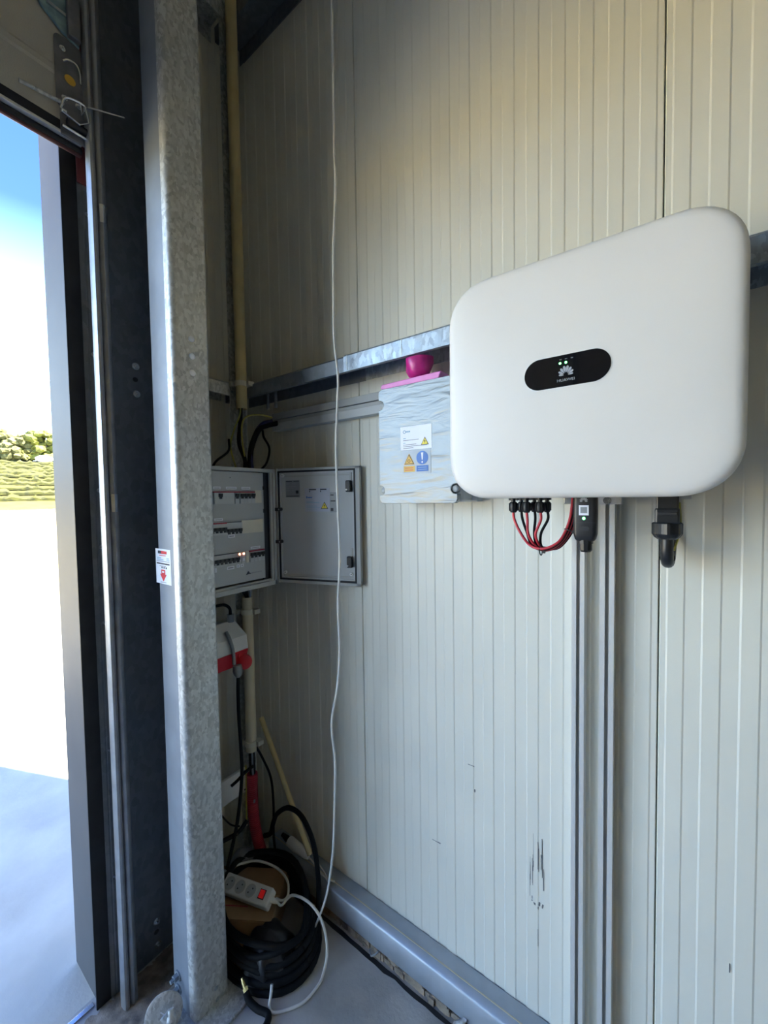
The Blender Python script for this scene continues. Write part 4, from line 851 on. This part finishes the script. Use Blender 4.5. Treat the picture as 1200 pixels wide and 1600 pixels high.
# cardboard box
cbx = thing('cardboard_box', 'low brown cardboard box in the corner under the power strip', 'box', (0.285, -0.270, 0), math.radians(32))
ca, sa_ = math.cos(math.radians(32)), math.sin(math.radians(32))
def RB(mb_, name, m, parent, rot=(0, 0, math.radians(32)), loc=(0.285, -0.270, 0), **kw): return mb_.build(name, m, parent, loc=loc, rot=rot, **kw)
RB(MB().box(-0.135, 0.135, -0.095, 0.105, 0.0, 0.112), 'carton', 'card', cbx, bevel=0.003)
RB(MB().box(-0.134, 0.050, -0.094, -0.0015, 0.1125, 0.1155), 'flap', 'card', cbx)
RB(MB().box(-0.134, 0.134, 0.0015, 0.104, 0.1125, 0.1155), 'flap', 'card', cbx)
RB(MB().box(-0.128, 0.030, -0.050, -0.047, 0.1156, 0.1162), 'crease', 'redpipe', cbx)
RB(MB().box(0.050, 0.134, -0.094, -0.0015, 0.1125, 0.1150), 'flap', 'card', cbx)
# power strip on the box
ps = thing('power_strip', 'white three-socket power strip with red switch lying on cardboard', 'power strip', (0.315, -0.262, 0.116), math.radians(17))
A = Vector((0.315, -0.262, 0.117)); PR = (math.radians(26), math.radians(0), math.radians(17))
def PB(mb_, name, m, parent, **kw): return mb_.build(name, m, parent, loc=A, rot=PR, **kw)
bdy = PB(MB().box(-0.108, 0.098, -0.030, 0.028, 0.014, 0.054), 'body', 'white', ps, bevel=0.006, segs=3)
for k in range(3):
    x = -0.080+0.047*k
    w_ = PB(MB().tube([(x, -0.001, 0.0535), (x, -0.001, 0.0552)], [0.0205, 0.0195], 24), 'socket_well', 'sock', ps)
    PB(MB().tube([(x, -0.001, 0.0552), (x, -0.001, 0.0556)], 0.0170, 24), 'well_floor', 'cabp', w_)
    for sx, sy in ((-1, -1), (1, 1)): PB(MB().tube([(x+0.006*sx, -0.001+0.007*sy, 0.0556), (x+0.006*sx, -0.001+0.007*sy, 0.0560)], 0.0026, 10), 'pin_hole', 'ink', w_)
sw = PB(MB().box(0.052, 0.076, -0.014, 0.014, 0.053, 0.0565), 'switch_frame', 'ink', ps)
PB(MB().box(0.0545, 0.0735, -0.0115, 0.0115, 0.0560, 0.0585), 'switch', 'redsw', sw, bevel=0.0008, label='lit red rocker switch')
PB(MB().tube([(0.096, 0, 0.034), (0.115, 0, 0.033), (0.125, 0, 0.032)], [0.010, 0.007, 0.005], 10), 'cord_sleeve', 'white', ps, smooth=True)
e0 = Matrix.LocRotScale(A, __import__('mathutils').Euler(PR), None) @ Vector((0.122, 0, 0.032))
cable('white_cable', [e0, e0+Vector((0.02, 0.004, -0.003)), Vector((0.475, -0.204, 0.164)), Vector((0.540, -0.190, 0.170)), Vector((0.594, -0.186, 0.150)), Vector((0.622, -0.184, 0.100)), Vector((0.641, -0.196, 0.045)), Vector((0.650, -0.226, 0.010)), Vector((0.655, -0.256, 0.005)), Vector((0.648, -0.312, 0.005)), Vector((0.615, -0.360, 0.005)), Vector((0.588, -0.386, 0.006)), Vector((0.570, -0.384, 0.012)), Vector((0.563, -0.372, 0.03)), Vector((0.556, -0.362, 0.05))], 0.0045, 'whitec', 'white power strip cable curling over the floor', 'cable', n=10)
cable('white_cable', [(0.16, -0.315, 0.150), (0.19, -0.245, 0.152), (0.245, -0.190, 0.158), (0.325, -0.158, 0.150), (0.395, -0.160, 0.140), (0.435, -0.190, 0.130), (0.432, -0.212, 0.125), (0.405, -0.222, 0.125)], 0.0045, 'whitec', 'white cable curving behind the power strip', 'cable', n=10)
# hanging white cord
cable('hanging_cord', [(0.720, -0.17, 5.1), (0.722, -0.17, 3.55), (0.7215, -0.17, 3.153), (0.7235, -0.17, 2.90), (0.7207, -0.17, 2.715), (0.724, -0.17, 2.60), (0.710, -0.17, 2.416), (0.706, -0.17, 2.25), (0.7051, -0.17, 2.128), (0.7185, -0.17, 2.004), (0.712, -0.17, 1.90), (0.7044, -0.17, 1.781), (0.707, -0.17, 1.60), (0.7117, -0.17, 1.42), (0.700, -0.17, 1.27), (0.703, -0.17, 1.12), (0.690, -0.17, 0.99), (0.6596, -0.17, 0.854), (0.672, -0.17, 0.73), (0.6673, -0.17, 0.589), (0.6534, -0.17, 0.401), (0.6248, -0.17, 0.246), (0.590, -0.17, 0.143), (0.548, -0.175, 0.045), (0.525, -0.18, 0.008), (0.49, -0.19, 0.008)], 0.0038, 'whitec', 'white cord hanging from the roof in front of the cabinet door', 'cord', n=8)
# black hose coil around the box, black sack, brass fitting
hc = thing('hose_coil', 'coil of black rubber hose lying on the floor in the corner', 'hose', (0.37, -0.25, 0))
rs = random.Random(21)
for k in range(6):
    ph = rs.random()*6; pts = []
    a_ = 0.232-0.010*k+0.006*rs.random(); b__ = 0.158-0.006*k; zc = 0.012+0.021*k
    cx_, cy_ = 0.372+0.004*rs.random(), -0.252+0.004*rs.random()
    for j in range(33):
        t = 2*PI*j/32; q = 2.0 if math.cos(t) > 0 else 2.0
        lift = 0.07*max(0, math.sin(t-0.5))*(k/5)+0.012*math.sin(3*t+ph*2)*(k > 1)
        pts.append((cx_+a_*math.cos(t)*(1-0.05*math.sin(2*t+ph)*.4), cy_+b__*math.sin(t), zc+0.006*math.sin(2*t+ph)+lift))
    MB().tube(pts, 0.0115, 10, cap=False).build('hose_turn', 'hose', hc, smooth=True)
bg = MB(); rgs = []
for i in range(10):
    f_ = i/9; z = 0.125*f_; rad = math.sqrt(max(0.0, 1-(f_**2.2)))*0.085+0.004
    rgs.append([(0.470+1.05*rad*math.cos(a)*(1+0.13*math.sin(5*a+3*f_)+0.08*math.sin(9*a-4*f_)), -0.305+0.98*rad*math.sin(a)*(1+0.1*math.cos(4*a+5*f_)), z) for a in [2*PI*j/36 for j in range(36)]])
bg.loft(rgs).build('black_sack', 'bag', smooth=True, label='crumpled black plastic sack inside the hose coil', cat='sack')
bn = thing('hose_fitting', 'small brass hose fitting glinting on the floor before the black sack', 'fitting', (0.475, -0.412, 0.012))
MB().tube([(0.462, -0.408, 0.050), (0.468, -0.409, 0.046), (0.468, -0.409, 0.046), (0.482, -0.411, 0.036)], [0.004, 0.004, 0.006, 0.006], 10).build('nozzle', 'brass', bn)
MB().tube([(0.482, -0.411, 0.036), (0.490, -0.412, 0.030)], 0.0085, 6).build('hex_nut', 'brass', bn)
cable('hose_end', [(0.49, -0.413, 0.030), (0.51, -0.415, 0.016), (0.545, -0.41, 0.011), (0.585, -0.40, 0.011), (0.60, -0.43, 0.011), (0.585, -0.50, 0.011), (0.56, -0.58, 0.011), (0.55, -0.66, 0.011)], 0.010, 'hose', 'dark hose end running over the floor past the column', 'hose', n=10)
MB().tube(spl([(0.30, -0.10, 0.02), (0.22, -0.08, 0.05), (0.20, -0.16, 0.12), (0.17, -0.22, 0.16), (0.165, -0.27, 0.13), (0.15, -0.33, 0.06)]), [0.02+0.012*math.sin(i*.5) for i in range(31)], 12).build('grey_rag', 'bracket', smooth=True, label='dark grey crumpled rag behind the cardboard box', cat='rag')

# ------------------------------------------------------------------ vineyard, trees, rock
ORD = ['first', 'second', 'third', 'fourth', 'fifth', 'sixth', 'seventh', 'eighth', 'ninth', 'tenth', 'eleventh', 'twelfth']
rs = random.Random(11)
for i in range(11):
    s_ = 47+3.35*i; n = 150; half = 40; rings = []
    for j in range(n+1):
        w_ = -half+2*half*j/n; base = Vector((CAM.x, CAM.y, 0))+VD*(s_+w_*0.025)+VP_*w_; z = prof(s_+w_*0.025)-0.1
        h = 0.45+0.55*rs.random(); d = 0.35+0.25*rs.random(); v = VD.normalized()
        rings.append([base+v*a*d+Vector((0, 0, z+b*h)) for a, b in ((-1, 0.15), (-1.1, 0.6), (-0.5, 1.0), (0.5, 1.0), (1.1, 0.6), (1, 0.15))])
    MB().loft(rings).build('vine_row', 'vine', smooth=True, label='green vine row on the hillside, '+ORD[i]+' up from the sandy yard', cat='vine row', group='vineyard rows')
def tree(px, s_, h, w_, m, label, seed):
    r_ = random.Random(seed); base = Vector((CAM.x, CAM.y, 0))+VD*s_+VP_*px; base.z = prof(s_)-0.2
    t = thing('tree', label, 'tree', base, group='trees on the ridge above the vineyard')
    MB().tube([base, base+Vector((0.1, 0.1, h*.5))], [0.22, 0.12], 8).build('trunk', 'bark', t)
    bm = bmesh.new()
    for k in range(46):
        a = r_.random()*2*PI; q = r_.random()**.6*w_*.5; z = h*(0.08+0.80*r_.random()); q *= 1-0.55*abs(z/h-0.45)
        sz = w_*(0.10+0.09*r_.random()); mtx = Matrix.Translation(base+Vector((q*math.cos(a), q*math.sin(a), z))) @ Matrix.Diagonal((sz, sz, sz*.8, 1))
        bmesh.ops.create_icosphere(bm, subdivisions=2, radius=1.0, matrix=mtx)
    for v in bm.verts: v.co += Vector((r_.gauss(0, 1), r_.gauss(0, 1), r_.gauss(0, 1)))*w_*0.022
    me = bpy.data.meshes.new('crown'); bm.to_mesh(me); bm.free()
    link('crown', me, m, t)
for k, (px, ds, h, w_) in enumerate(((-9.5, 1, 5.2, 6.5), (-6.4, 0, 5.6, 6.2), (-3.4, 2, 7.4, 6.6), (-0.6, 0, 6.4, 6.0), (2.2, 1.5, 7.2, 6.6), (5.2, 0, 8.0, 6.4), (8.6, 1, 7.0, 6.6))):
    tree(px, 87+ds, h, w_, 'leaf2' if k in (1, 3) else 'leaf', ('olive' if k in (1, 3) else 'bright')+' green bushy tree on the ridge, '+ORD[k]+' from the left', 40+k)
rk = bmesh.new(); bmesh.ops.create_icosphere(rk, subdivisions=3, radius=1.0)
for v in rk.verts: v.co = Vector((v.co.x*0.8, v.co.y*1.6, v.co.z*0.75))*(1+0.12*math.sin(v.co.x*7+v.co.z*5)*math.cos(v.co.y*6))
me = bpy.data.meshes.new('pale_rock'); rk.to_mesh(me); rk.free()
pr_ = Vector((CAM.x, CAM.y, 0))+VD*82.4+VP_*4.6
link('pale_rock', me, 'rock', smooth=True, loc=(pr_.x, pr_.y, prof(82.4)+1.0), label='white rock at the top edge of the vineyard', cat='rock')
